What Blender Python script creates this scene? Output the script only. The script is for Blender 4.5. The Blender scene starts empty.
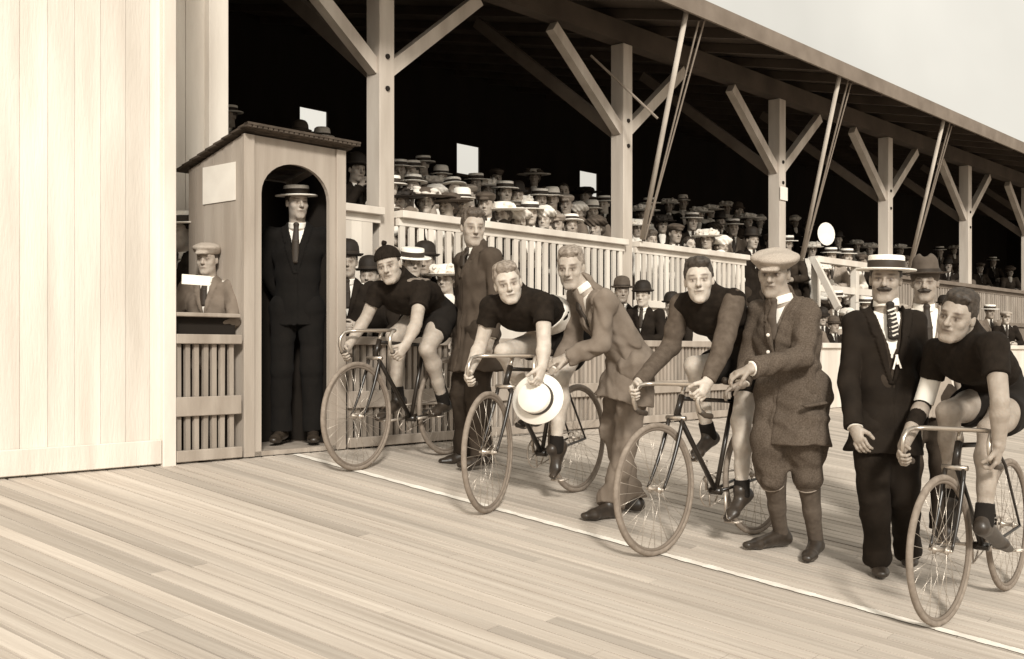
import bpy, math, random
import numpy as np
from mathutils import Vector, Matrix
random.seed(7); np.random.seed(7)
C = bpy.context.scene.collection
# ------------------------------------------------------------------ camera, sky, sun, exposure
FL = 1130.0; YH = 352.0; CZ = 1.554            # focal length in px, horizon row, eye height
cam = bpy.data.cameras.new('camera'); co = bpy.data.objects.new('camera', cam); C.objects.link(co)
co.location = (0, 0, CZ); co.rotation_euler = (math.radians(90), 0, 0)
cam.sensor_width = 36; cam.lens = 36*FL/1024; cam.shift_y = (YH-329.5)/1024
cam.clip_start = .05; cam.clip_end = 3000
bpy.context.scene.camera = co
SUN_EL, SUN_AZ = math.radians(30), math.radians(171)     # azimuth, clockwise from +Y: behind and left of the camera
w = bpy.data.worlds.new('World'); bpy.context.scene.world = w; w.use_nodes = True
nt = w.node_tree; bg = nt.nodes['Background']
sky = nt.nodes.new('ShaderNodeTexSky'); sky.sky_type = 'NISHITA'; sky.sun_disc = False
sky.sun_elevation = SUN_EL; sky.sun_rotation = SUN_AZ; sky.dust_density = 5; sky.air_density = 1.5
bw = nt.nodes.new('ShaderNodeRGBToBW'); mx = nt.nodes.new('ShaderNodeVectorMath'); mx.operation = 'MULTIPLY'
comb = nt.nodes.new('ShaderNodeMix'); comb.data_type = 'FLOAT'; comb.inputs[0].default_value = .75; comb.inputs[3].default_value = 7.2
nt.links.new(sky.outputs[0], bw.inputs[0]); nt.links.new(bw.outputs[0], comb.inputs[2])
cx = nt.nodes.new('ShaderNodeCombineXYZ')
for i in range(3): nt.links.new(comb.outputs[0], cx.inputs[i])
tcw = nt.nodes.new('ShaderNodeTexCoord'); nzw = nt.nodes.new('ShaderNodeTexNoise'); nzw.inputs['Scale'].default_value = 2.2; nzw.inputs['Detail'].default_value = 5; nzw.inputs['Distortion'].default_value = .6
nt.links.new(tcw.outputs['Generated'], nzw.inputs[0]); mrw = nt.nodes.new('ShaderNodeMapRange'); mrw.inputs[1].default_value = .35; mrw.inputs[2].default_value = .68; mrw.inputs[3].default_value = .82; mrw.inputs[4].default_value = 1.12
nt.links.new(nzw.outputs[0], mrw.inputs[0]); mlw = nt.nodes.new('ShaderNodeVectorMath'); mlw.operation = 'SCALE'; nt.links.new(cx.outputs[0], mlw.inputs[0]); nt.links.new(mrw.outputs[0], mlw.inputs['Scale'])
nt.links.new(mlw.outputs[0], mx.inputs[0]); mx.inputs[1].default_value = (1.0, .955, .85)
nt.links.new(mx.outputs[0], bg.inputs[0]); bg.inputs[1].default_value = .122
sl = bpy.data.lights.new('sun', 'SUN'); so = bpy.data.objects.new('sun', sl); C.objects.link(so)
sl.energy = 3.1; sl.angle = math.radians(8); sl.color = (1, .96, .88)
sd = Vector((math.sin(SUN_AZ)*math.cos(SUN_EL), math.cos(SUN_AZ)*math.cos(SUN_EL), math.sin(SUN_EL)))
so.rotation_euler = sd.to_track_quat('Z', 'Y').to_euler()
sc = bpy.context.scene
sc.view_settings.view_transform = 'Standard'; sc.view_settings.look = 'None'; sc.view_settings.gamma = 1
sc.view_settings.exposure = 0.2
sc.render.engine = 'CYCLES'; sc.cycles.max_bounces = 5; sc.cycles.use_denoising = True

# ------------------------------------------------------------------ frames of reference
U = np.array([.6561, .7547, 0.]); V = np.array([.7547, -.6561, 0.])   # along the stand / down the banked track
def W(u, v, z): return U*u + V*v + np.array([0, 0, z])
def P(px, py, z): return np.array([(px-512)/FL*z, z, CZ+(YH-py)/FL*z])
def zv(px, v): return v/(V[0]*(px-512)/FL+V[1])
def track_z(x, y): return -.141*(V[0]*x+V[1]*y)
def ground(px, py):
    a = (px-512)/FL; k = (py-YH)/FL
    z = CZ/(k-.141*(V[0]*a+V[1])); return P(px, py, z)
def nrm(v): v = np.asarray(v, float); return v/max(1e-9, np.linalg.norm(v))
A = np.array
# ------------------------------------------------------------------ materials (one sepia-toned family)
def tint(l):
    t = min(1, max(0, l))**.45
    g = .68+.28*t; b = .45+.43*t
    s = l/(.2126+.7152*g+.0722*b)
    return (min(1, s), min(1, s*g), min(1, s*b), 1)
_m = {}
def mat(name, l, rough=.8, var=.12, scale=6, stretch=(1, 1, 1), bump=.1, metal=0, attr=False, fine=0, spec=.3, sheen=0, rot=0):
    if name in _m: return _m[name]
    m = bpy.data.materials.new(name); m.use_nodes = True; n = m.node_tree; L = n.links
    b = n.nodes['Principled BSDF']; b.inputs['Roughness'].default_value = rough; b.inputs['Metallic'].default_value = metal
    b.inputs['Specular IOR Level'].default_value = spec
    if sheen: b.inputs['Sheen Weight'].default_value = sheen
    tc = n.nodes.new('ShaderNodeTexCoord'); mp = n.nodes.new('ShaderNodeMapping'); mp.inputs['Scale'].default_value = stretch; mp.vector_type = 'TEXTURE' if rot else 'POINT'; mp.inputs['Rotation'].default_value = (0, 0, math.radians(rot))
    L.new(tc.outputs['Object'], mp.inputs[0])
    nz = n.nodes.new('ShaderNodeTexNoise'); nz.inputs['Scale'].default_value = scale; nz.inputs['Detail'].default_value = 6
    L.new(mp.outputs[0], nz.inputs[0])
    cr = n.nodes.new('ShaderNodeValToRGB'); cr.color_ramp.elements[0].position = .3; cr.color_ramp.elements[1].position = .7
    cr.color_ramp.elements[0].color = tint(l*(1-var)); cr.color_ramp.elements[1].color = tint(min(.92, l*(1+var)))
    L.new(nz.outputs[0], cr.inputs[0]); out = cr.outputs[0]
    if attr:
        at = n.nodes.new('ShaderNodeAttribute'); at.attribute_name = 'shade'
        mm = n.nodes.new('ShaderNodeMix'); mm.data_type = 'RGBA'; mm.blend_type = 'MULTIPLY'; mm.inputs[0].default_value = 1
        L.new(out, mm.inputs[6]); L.new(at.outputs['Color'], mm.inputs[7]); out = mm.outputs[2]
    L.new(out, b.inputs['Base Color'])
    if bump:
        bp = n.nodes.new('ShaderNodeBump'); bp.inputs['Strength'].default_value = bump; bp.inputs['Distance'].default_value = .01
        if fine:
            n2 = n.nodes.new('ShaderNodeTexNoise'); n2.inputs['Scale'].default_value = fine; n2.inputs['Detail'].default_value = 3
            L.new(mp.outputs[0], n2.inputs[0]); L.new(n2.outputs[0], bp.inputs['Height'])
        else: L.new(nz.outputs[0], bp.inputs['Height'])
        L.new(bp.outputs[0], b.inputs['Normal'])
    _m[name] = m; return m
M = dict(
    plank=mat('track_planks', .44, .85, .16, 3, (5, .11, 1), .3, attr=True, fine=12, rot=-33.4),
    line=mat('painted_line', .78, .85, .15, 9, bump=.2),
    paint=mat('pale_painted_wood', .62, .75, .15, 3, (1, 1, .25), .15, fine=40),
    fence=mat('weathered_fence_wood', .31, .8, .22, 4, (2, 2, .4), .2, fine=40),
    booth=mat('booth_boards', .33, .75, .2, 3, (3, 3, .3), .15, fine=50),
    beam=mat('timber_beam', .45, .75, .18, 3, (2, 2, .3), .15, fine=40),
    dimbeam=mat('dimmed_timber', .16, .8, .2, 3, bump=.1),  # beam timber darkened to stand for shade in the stand; also wheel rims
    dark=mat('shade_dark_boards', .012, .9, .3, 2, (1, 1, .3), .1),  # near-black colour stands for shade inside stand and box; also bolts
    roofdark=mat('dark_roof_boards', .06, .9, .3, 2, bump=.1),  # shade under the roof put into the board colour
    inkblack=mat('shade_deepened_black_suit', .004, .95, .2, 9, bump=.2, fine=200), black=mat('black_interior', .006, .95, .2, 3),  # inkblack: black suit deepened to stand for the sentry box's shade
    shingle=mat('dark_shingles', .06, .9, .4, 14, bump=.4),
    earth=mat('packed_earth', .30, .95, .2, .7, bump=.2),
    paper=mat('pale_paper', .78, .8, .05, 8, bump=0),
    suit=mat('black_suit_wool', .013, .85, .3, 9, bump=.25, fine=220, spec=.12),
    suit2=mat('charcoal_suit_wool', .032, .85, .3, 9, bump=.25, fine=220, spec=.12),
    coat=mat('dark_brown_overcoat', .058, .9, .2, 9, bump=.25, fine=220, spec=.12),
    grey=mat('mid_grey_suit', .15, .9, .2, 10, bump=.25, fine=260, spec=.12),
    tweed=mat('tweed', .085, .95, .35, 130, bump=.5, fine=300, spec=.12),
    tweedl=mat('light_tweed_cap', .36, .95, .22, 200, bump=.4),
    lgrey=mat('light_grey_jacket', .28, .9, .15, 10, bump=.2, fine=200),
    cream=mat('cream_cloth', .68, .9, .1, 8, bump=.2),
    white=mat('white_linen', .80, .85, .06, 8, bump=.15),
    jersey=mat('black_jersey', .013, .9, .25, 30, bump=.4, fine=200, spec=.12),
    jersey2=mat('grey_brown_jersey', .085, .9, .2, 30, bump=.4, fine=200, spec=.12),
    jgrey=mat('grey_shoulder_panel', .19, .9, .2, 30, bump=.3),
    shorts=mat('black_shorts', .008, .9, .2, 20, bump=.2),
    sock=mat('grey_ribbed_sock', .085, .95, .15, 40, bump=.4),
    shoe=mat('dark_leather', .03, .38, .4, 20, bump=.1, spec=.5),
    shoe2=mat('brown_leather', .07, .42, .4, 20, bump=.1, spec=.5),
    straw=mat('straw', .84, .7, .12, 60, bump=.3),
    felt=mat('black_felt', .016, .7, .25, 12, bump=.1),
    feltb=mat('brown_felt', .075, .8, .25, 12, bump=.1),
    ribbon=mat('hat_ribbon', .03, .6, .1, 12, bump=0),
    hair=mat('dark_hair', .035, .6, .5, 60, (1, 1, 1), .5, spec=.4),
    hairf=mat('fair_hair', .21, .55, .4, 60, (1, 1, 1), .5, spec=.4),
    hairm=mat('brown_hair', .07, .55, .5, 60, (1, 1, 1), .5, spec=.4),
    tyre=mat('rubber_tyre', .20, .8, .2, 30, bump=.1),
    enamel=mat('black_enamel', .015, .3, .2, 8, bump=0, spec=.5),
    nickel=mat('nickel_plate', .50, .32, .15, 8, bump=0, metal=.85),
    dullnickel=mat('dull_nickel', .42, .4, .15, 8, bump=0, metal=.6),
    leather=mat('saddle_leather', .05, .5, .3, 20, bump=.1),
    rope=mat('rope', .22, .9, .1, 30),
)
def skinmat(name, l):
    m = mat(name, l, .5, .14, 22, bump=.25, fine=90, attr=True, spec=.35)
    m.node_tree.nodes['Principled BSDF'].inputs['Subsurface Weight'].default_value = .12
    m.node_tree.nodes['Principled BSDF'].inputs['Subsurface Radius'].default_value = (.01, .006, .004)
    return m
M['skin'] = skinmat('skin', .36); M['skin2'] = skinmat('tanned_skin', .29); M['skin3'] = skinmat('pale_skin', .45)

# ------------------------------------------------------------------ object helpers
def link(name, verts, faces, m=None, parent=None, base=None, smooth=False, shade=None):
    me = bpy.data.meshes.new(name); verts = np.asarray(verts, np.float32)
    if base is not None: verts = verts-np.asarray(base, np.float32)
    if isinstance(faces, np.ndarray):
        nf = len(faces); me.vertices.add(len(verts)); me.vertices.foreach_set('co', verts.ravel())
        me.loops.add(nf*4); me.loops.foreach_set('vertex_index', faces.astype(np.int32).ravel())
        me.polygons.add(nf); me.polygons.foreach_set('loop_start', np.arange(0, nf*4, 4, dtype=np.int32))
        me.update(calc_edges=True)
    else: me.from_pydata([tuple(map(float, v)) for v in verts], [], faces); me.update()
    if smooth: me.polygons.foreach_set('use_smooth', np.ones(len(me.polygons), bool))
    if shade is not None:
        at = me.color_attributes.new('shade', 'FLOAT_COLOR', 'POINT')
        s = np.ones((len(verts), 4), np.float32); s[:, :3] = shade if np.ndim(shade) == 2 else np.asarray(shade)[:, None]
        at.data.foreach_set('color', s.ravel())
    if m: me.materials.append(m)
    o = bpy.data.objects.new(name, me); C.objects.link(o)
    if parent is not None: o.parent = parent
    elif base is not None: o.location = tuple(map(float, base))
    return o
def tag(o, label=None, cat=None, group=None, kind=None):
    if label: o['label'] = label
    if cat: o['category'] = cat
    if group: o['group'] = group
    if kind: o['kind'] = kind
    return o
def thing(name, loc, label, cat, group=None):
    o = bpy.data.objects.new(name, None); C.objects.link(o); o.location = tuple(map(float, loc)); o.empty_display_size = .1
    return tag(o, label, cat, group)
class MB:
    def __init__(s): s.v = []; s.f = []; s.s = []
    def add(s, vs, fs, sh=1.):
        n = len(s.v); s.v += [A(v, float) for v in vs]; s.f += [[i+n for i in f] for f in fs]; s.s += [sh]*len(vs); return s
    def hexa(s, c, sh=1.):      # 8 corners: bottom ring 0-3, top ring 4-7
        return s.add(c, [(3, 2, 1, 0), (4, 5, 6, 7), (0, 1, 5, 4), (1, 2, 6, 5), (2, 3, 7, 6), (3, 0, 4, 7)], sh)
    def uvbox(s, u0, u1, v0, v1, z0, z1, sh=1.):
        return s.hexa([W(u0, v0, z0), W(u0, v1, z0), W(u1, v1, z0), W(u1, v0, z0), W(u0, v0, z1), W(u0, v1, z1), W(u1, v1, z1), W(u1, v0, z1)], sh)
    def bar(s, a, b, w_, t_, side=None, sh=1.):   # rectangular timber from a to b, w_ along side, t_ across
        a = A(a, float); b = A(b, float); d = nrm(b-a)
        sd_ = nrm(side if side is not None else U); sd_ = nrm(sd_-d*np.dot(sd_, d)); o = np.cross(d, sd_)
        r = [sd_*w_/2*i+o*t_/2*j for i, j in ((-1, -1), (1, -1), (1, 1), (-1, 1))]
        return s.hexa([a+q for q in r]+[b+q for q in r], sh)
    def tube(s, pts, r, n=8, closed=False):
        pts = [A(p, float) for p in pts]; k = len(pts)
        rs = r if hasattr(r, '__len__') else [r]*k
        ref = None; vs = []
        for i, p in enumerate(pts):
            a = pts[(i-1) % k] if (closed or i > 0) else p; b = pts[(i+1) % k] if (closed or i < k-1) else p
            d = nrm(b-a)
            if ref is None: ref = nrm(np.cross(d, [0, 0, 1] if abs(d[2]) < .9 else [1, 0, 0]))
            ref = nrm(ref-d*np.dot(ref, d)); o = np.cross(d, ref)
            vs += [p+rs[i]*(math.cos(2*math.pi*j/n)*ref+math.sin(2*math.pi*j/n)*o) for j in range(n)]
        fs = []
        for i in range(k if closed else k-1):
            i2 = (i+1) % k
            fs += [(i*n+j, i*n+(j+1) % n, i2*n+(j+1) % n, i2*n+j) for j in range(n)]
        if not closed: fs += [tuple(range(n))[::-1], tuple((k-1)*n+j for j in range(n))]
        return s.add(vs, fs)
    def lathe(s, prof, o, ax, n=28, sx=1., xax=None):  # prof: (r, h)
        ax = nrm(ax); x = nrm(xax) if xax is not None else nrm(np.cross(ax, [0.3, 1, .2])); x = nrm(x-ax*np.dot(x, ax)); y = np.cross(ax, x)
        vs = []; k = len(prof)
        for r, h in prof:
            vs += [A(o)+ax*h+max(r, 1e-4)*(x*sx*math.cos(2*math.pi*j/n)+y*math.sin(2*math.pi*j/n)) for j in range(n)]
        fs = [(i*n+j, i*n+(j+1) % n, (i+1)*n+(j+1) % n, (i+1)*n+j) for i in range(k-1) for j in range(n)]
        return s.add(vs, fs)
    def build(s, name, m, parent=None, base=None, smooth=False, shade=False, bevel=0):
        o = link(name, s.v, s.f, m, parent, base, smooth, s.s if shade else None)
        if bevel:
            b = o.modifiers.new('bevel', 'BEVEL'); b.width = bevel; b.segments = 1; b.limit_method = 'ANGLE'
        return o
# ------------------------------------------------------------------ distance-field modelling (bodies and clothes)
class Fld:
    def __init__(s, lo, hi, h):
        s.h = h; s.lo = A(lo, float)-4*h; n = np.ceil((A(hi, float)+4*h-s.lo)/h).astype(int)+1
        s.d = np.full(tuple(n), .2, np.float32); s.n = n
    def reg(s, lo, hi):
        a = np.clip(np.floor((lo-s.lo)/s.h).astype(int), 0, s.n-1); b = np.clip(np.ceil((hi-s.lo)/s.h).astype(int)+1, 1, s.n)
        sl = tuple(slice(a[i], max(b[i], a[i]+1)) for i in range(3))
        g = [(s.lo[i]+s.h*np.arange(sl[i].start, sl[i].stop)).astype(np.float32) for i in range(3)]
        return sl, g[0][:, None, None], g[1][None, :, None], g[2][None, None, :]
def cap(a, b, r1, r2=None, side=None, ratio=1., k=.02, flat=False, flat0=False):
    a = A(a, float); b = A(b, float); r2 = r1 if r2 is None else r2
    return dict(t='cap', a=a, b=b, r1=r1, r2=r2, side=None if side is None else nrm(side), ratio=ratio, k=k, flat=flat, flat0=flat0)
def ell(c, r, R=None, k=.02, sub=False): return dict(t='ell', a=A(c, float), r=A(r, float), R=np.eye(3) if R is None else R, k=k, sub=sub)
def sph(c, r, k=.02, sub=False): return ell(c, (r, r, r), None, k, sub)
def bounds(ps, inf):
    lo = np.full(3, 1e9); hi = -lo
    for p in ps:
        if p['t'] == 'cap':
            e = max(p['r1'], p['r2'])*max(1, p['ratio'])+inf; q = np.stack([p['a'], p['b']])
        else: e = max(p['r'])+inf; q = p['a'][None]
        lo = np.minimum(lo, q.min(0)-e); hi = np.maximum(hi, q.max(0)+e)
    return lo, hi
def eval_prims(f, ps, inf=0.):
    for p in ps:
        k = p['k']; mg = k+2.5*f.h+inf
        if p['t'] == 'cap':
            a, b = p['a'], p['b']; e = max(p['r1'], p['r2'])*max(1, p['ratio'])+mg
            sl, X, Y, Z = f.reg(np.minimum(a, b)-e, np.maximum(a, b)+e)
            x, y, z = X-np.float32(a[0]), Y-np.float32(a[1]), Z-np.float32(a[2]); ba = b-a
            nn = nrm(ba); 
            if p['flat']: end = (x*nn[0]+y*nn[1]+z*nn[2])-np.linalg.norm(ba)
            if p['flat0']: st = -(x*nn[0]+y*nn[1]+z*nn[2])
            if p['side'] is not None and p['ratio'] != 1:
                s = p['side']; q = (x*s[0]+y*s[1]+z*s[2])*(1/p['ratio']-1)
                x, y, z = x+q*s[0], y+q*s[1], z+q*s[2]; ba = ba+s*np.dot(ba, s)*(1/p['ratio']-1)
            bb = max(1e-9, float(ba@ba)); t = np.clip((x*ba[0]+y*ba[1]+z*ba[2])/bb, 0, 1)
            d = np.sqrt((x-t*ba[0])**2+(y-t*ba[1])**2+(z-t*ba[2])**2)-(p['r1']+(p['r2']-p['r1'])*t)-inf
            if p['flat']: d = np.maximum(d, end)
            if p['flat0']: d = np.maximum(d, st)
        else:
            a = p['a']; e = max(p['r'])+mg; sl, X, Y, Z = f.reg(a-e, a+e)
            x, y, z = X-np.float32(a[0]), Y-np.float32(a[1]), Z-np.float32(a[2]); R = p['R']; r = p['r']+(0 if p['sub'] else inf)
            q = [x*R[i][0]+y*R[i][1]+z*R[i][2] for i in range(3)]
            k0 = np.sqrt((q[0]/r[0])**2+(q[1]/r[1])**2+(q[2]/r[2])**2)+1e-6
            k1 = np.sqrt((q[0]/r[0]**2)**2+(q[1]/r[1]**2)**2+(q[2]/r[2]**2)**2)+1e-6
            d = k0*(k0-1)/k1
        old = f.d[sl]; k = max(k, 1e-4)
        if p.get('sub'):
            hh = np.clip(.5-.5*(old+d)/k, 0, 1); f.d[sl] = old+(-d-old)*hh+k*hh*(1-hh)
        else:
            hh = np.clip(.5+.5*(old-d)/k, 0, 1); f.d[sl] = old+(d-old)*hh-k*hh*(1-hh)
def surfnet(f):
    d = f.d; s = d < 0
    nz = [np.nonzero(s.any(axis=tuple(j for j in range(3) if j != i)))[0] for i in range(3)]
    if len(nz[0]) == 0: return np.zeros((0, 3)), np.zeros((0, 4), int)
    o = [max(0, q[0]-2) for q in nz]; e = [q[-1]+3 for q in nz]
    d = d[o[0]:e[0], o[1]:e[1], o[2]:e[2]]; s = d < 0
    c = s[:-1].astype(np.int8)+s[1:]; c = c[:, :-1]+c[:, 1:]; c = c[:, :, :-1]+c[:, :, 1:]
    act = (c > 0) & (c < 8); ai = np.argwhere(act); idx = np.full(act.shape, -1, np.int32); idx[act] = np.arange(len(ai))
    acc = np.zeros((len(ai), 3)); cnt = np.zeros(len(ai))
    cs = [(i, j, k) for i in (0, 1) for j in (0, 1) for k in (0, 1)]
    val = {q: d[ai[:, 0]+q[0], ai[:, 1]+q[1], ai[:, 2]+q[2]] for q in cs}
    for q in cs:
        for ax in range(3):
            if q[ax]: continue
            r = list(q); r[ax] = 1; r = tuple(r); da, db = val[q], val[r]; m = (da < 0) != (db < 0)
            t = da[m]/(da[m]-db[m]); pos = np.tile(A(q, float), (len(t), 1)); pos[:, ax] += t; acc[m] += pos; cnt[m] += 1
    vs = (ai+acc/cnt[:, None]+A(o))*f.h+f.lo
    fs = []
    for ax in range(3):
        b, c2 = (ax+1) % 3, (ax+2) % 3
        s0 = [slice(None)]*3; s1 = [slice(None)]*3; s0[ax] = slice(0, -1); s1[ax] = slice(1, None)
        A0, A1 = s[tuple(s0)], s[tuple(s1)]; e_ = np.argwhere(A0 != A1); ins = A0[tuple(e_.T)]
        ok = (e_[:, b] > 0) & (e_[:, c2] > 0) & (e_[:, b] < d.shape[b]-1) & (e_[:, c2] < d.shape[c2]-1); e_ = e_[ok]; ins = ins[ok]
        q = []
        for (ob, oc) in ((-1, -1), (0, -1), (0, 0), (-1, 0)):
            g = e_.copy(); g[:, b] += ob; g[:, c2] += oc; q.append(idx[tuple(g.T)])
        q = np.stack(q, 1); q[~ins] = q[~ins][:, ::-1]; fs.append(q)
    return vs, np.concatenate(fs)
def merge(f1, f2, ctrs=None, R=.14, k1=.03, k2=.002):
    ix = np.nonzero(f2.d < .06); k = k1
    if ctrs is not None:
        p = np.stack([f1.lo[i]+f1.h*ix[i] for i in range(3)], 1); ds = np.min([np.linalg.norm(p-c, axis=1) for c in ctrs], axis=0)
        t = np.clip((ds-R*.7)/(R*.5), 0, 1); k = k1+(k2-k1)*t
    a_ = f1.d[ix]; b_ = f2.d[ix]; hh = np.clip(.5+.5*(a_-b_)/k, 0, 1); f1.d[ix] = a_+(b_-a_)*hh-k*hh*(1-hh)
def solid(ps, h=.006, inf=0., cuts=None, folds=0, seed=0, arms=None, ctrs=None):
    lo, hi = bounds(ps+(arms or []), inf+.01); f = Fld(lo, hi, h); eval_prims(f, ps, inf)
    if arms: f2 = Fld(lo, hi, h); eval_prims(f2, arms, inf); merge(f, f2, ctrs)
    if cuts or folds:
        ix = np.nonzero(np.abs(f.d) < .06)
        p = np.stack([f.lo[i]+f.h*ix[i] for i in range(3)], 1); dv = f.d[ix].astype(float)
        if folds:
            rs = np.random.RandomState(seed)
            n = np.zeros(len(p))
            for _ in range(5):
                a = rs.normal(size=3)*A([1, 1, 1.3]); a = a/np.linalg.norm(a)*rs.uniform(22, 60); b = rs.normal(size=3)*14
                n += np.sin(p@a+2.2*np.sin(p@b+rs.uniform(0, 6)))*30/np.linalg.norm(a)
            dv += folds*(n*.35-np.abs(np.sin(p@(rs.normal(size=3)*18)+2*np.sin(p@(rs.normal(size=3)*9))))*.6+.3)-folds*.45
        for c in (cuts or []): dv = c(p, dv)
        f.d[ix] = dv
    return surfnet(f)
# ---- head, hands, body
def frame(face, up=(0, 0, 1)):
    f = nrm(face); u = nrm(A(up, float)-f*np.dot(up, f)); l = np.cross(u, f)   # l = the figure's left
    return np.stack([l, f, u])       # rows
def head_prims(c, R, S=1., fv=(0, 0, 0)):
    jw, ns, ln = fv      # jaw width, nose length, face length
    g = lambda x, y, z: A(c)+S*(A([x, y, z])@R)
    e = lambda p, r, k, sub=False: ell(g(*p), A(r)*S, R, k*S, sub)
    cp = lambda a, b, r1, r2, k: cap(g(*a), g(*b), r1*S, r2*S, k=k*S)
    ps = [e((0, -.014, .036), (.075, .095, .080), .02), e((0, .026, -.028), (.060, .062, .086), .035), e((0, .030, -.070-ln), (.049+jw, .051, .042), .03),
          cp((-.014-jw, .070, -.098-ln), (.014+jw, .070, -.098-ln), .017, .017, .02), cp((0, .088, .014), (0, .109+ns, -.022-ns*.5), .0085, .013, .010),
          cp((-.011, .098, -.028), (.011, .098, -.028), .008, .008, .008),
          cp((-.036, .076, .026), (.036, .076, .026), .011, .011, .022), e((.042, .058, -.022), (.02, .02, .02), .02), e((-.042, .058, -.022), (.02, .02, .02), .02)]
    for s in (-1, 1):
        ps += [e((s*.031, .100, .004), (.019, .019, .014), .012, True), e((s*.030, .073, .002), (.014, .014, .013), .004),
               e((s*.074, -.010, -.004), (.010, .017, .029), .006)]
    ps += [cp((-.018, .086, -.052), (.018, .086, -.052), .0065, .0065, .008), cp((-.015, .084, -.064), (.015, .084, -.064), .007, .007, .008)]
    return ps
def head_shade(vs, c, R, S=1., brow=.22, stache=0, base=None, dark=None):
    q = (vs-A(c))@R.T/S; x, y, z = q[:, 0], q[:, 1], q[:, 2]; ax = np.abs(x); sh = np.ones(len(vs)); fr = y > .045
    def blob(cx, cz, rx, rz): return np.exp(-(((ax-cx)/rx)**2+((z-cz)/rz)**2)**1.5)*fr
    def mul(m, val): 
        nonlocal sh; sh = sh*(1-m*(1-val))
    mul(blob(.031, .002, .019, .013), .62)                      # eye-socket shade painted into the skin colour
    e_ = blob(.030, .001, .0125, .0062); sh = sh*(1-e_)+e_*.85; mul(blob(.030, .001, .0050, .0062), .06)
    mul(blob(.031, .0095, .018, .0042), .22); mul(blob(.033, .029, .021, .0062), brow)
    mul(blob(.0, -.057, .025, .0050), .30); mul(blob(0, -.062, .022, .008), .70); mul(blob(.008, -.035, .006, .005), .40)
    mul(np.exp(-((ax-.030)/.008)**2-((z+.035)/.022)**2)*fr, .86)   # shade of the crease beside the nose, painted in
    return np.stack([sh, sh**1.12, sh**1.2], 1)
def hand_prims(w, d, pal, thumb, curl=.9, S=1., spread=.0, k=.004):
    """w wrist, d direction to the knuckles, pal palm normal, thumb = unit side on which the thumb lies"""
    d = nrm(d); pal = nrm(A(pal)-d*np.dot(pal, d)); sd_ = nrm(A(thumb)-d*np.dot(thumb, d)); sd_ = nrm(sd_-pal*np.dot(sd_, pal))
    w = A(w); ps = [cap(w-d*.01, w+d*.07*S, .021*S, .0165*S, sd_, 1.75, k=.012)]
    L_ = (.070, .078, .073, .058)
    for i in range(4):
        p = w+d*.074*S+sd_*(.030-.020*i)*S; ang = curl*.45; q = nrm(d+sd_*(1.5-i)*spread)
        for j, fr in enumerate((.44, .31, .25)):
            dr = q*math.cos(ang)+pal*math.sin(ang); p2 = p+dr*L_[i]*fr*S; ps.append(cap(p, p2, (.0092-.0007*j)*S, (.0086-.0007*j)*S, k=k)); p = p2; ang += curl*.75
    p = w+d*.02*S+sd_*.026*S+pal*.006; dr = nrm(sd_*.55+d*.7+pal*.35)
    p2 = p+dr*.042*S; ps.append(cap(p, p2, .013*S, .011*S, k=.008)); dr = nrm(d*.75+pal*(.35+.4*curl)+sd_*.1); ps.append(cap(p2, p2+dr*.034*S, .0105*S, .009*S, k=k))
    return ps
def body_prims(J, S=1., slim=1.):
    """J: H head centre, RH head frame, N neck base, SR SL ER EL WR WL, P pelvis, HR HL KR KL AR AL (ankles), TR TL (toes)"""
    side = nrm(J['SL']-J['SR']); hs = nrm(J['HL']-J['HR']); ch = (J['SL']+J['SR'])/2; mid = (ch+J['P'])/2+J.get('arch', 0)
    up = nrm(ch-J['P'])
    T = [cap(J['P'], mid, .098*S, .095*S, hs, 1.4, k=.04), cap(mid, ch-up*.09*S, .095*S, .112*S, side, 1.45, k=.05),
         cap(ch-up*.09*S, ch-up*.02*S, .112*S, .085*S, side, 1.5, k=.05), cap(J['SR'], J['SL'], .054*S, k=.05)]
    T += [cap(J['HR'], J['HL'], .085*S, k=.04)]
    nk = [cap(J['N'], J['H']-J['RH'][2]*.04*S-J['RH'][1]*.012*S, .062*S, .054*S, k=.03)]
    D = {'torso': T, 'neck': nk, 'head': head_prims(J['H'], J['RH'], S, J.get('fv', (0, 0, 0)))}
    for p in T: p['r1'] *= slim; p['r2'] *= slim; p['k'] *= slim**2
    ls = 1. if slim == 1 else .72
    for q in 'RL':
        s_, e_, w_ = J['S'+q], J['E'+q], J['W'+q]
        D['ua'+q] = [cap(s_, e_, .050*S, .040*S, k=.012)]
        m_ = e_+(w_-e_)*.28; D['fa'+q] = [cap(e_, m_, .040*S, .043*S, k=.008), cap(m_, w_, .043*S, .027*S, k=.008)]
        h_, k_, a_ = J['H'+q], J['K'+q], J['A'+q]
        D['th'+q] = [cap(h_, h_+(k_-h_)*.4, .084*S, .080*S, k=.04), cap(h_+(k_-h_)*.4, k_, .080*S, .054*S, k=.03)]
        sh = a_-k_; back = nrm(np.cross(sh, np.cross(sh, J['T'+q]-a_))); 
        if np.dot(back, J['T'+q]-a_) > 0: back = -back
        c_ = k_+sh*.30+back*.016
        D['sh'+q] = [cap(k_, c_, .052*S, .054*S, k=.025), cap(c_, k_+sh*.65+back*.006, .054*S, .038*S, k=.03), cap(k_+sh*.6, a_, .040*S, .034*S, k=.02)]
        for p in D['th'+q]+D['sh'+q]: p['r1'] *= ls; p['r2'] *= ls
        D['ft'+q] = shoe_prims(a_, J['T'+q], .76*S)
    return D
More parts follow.
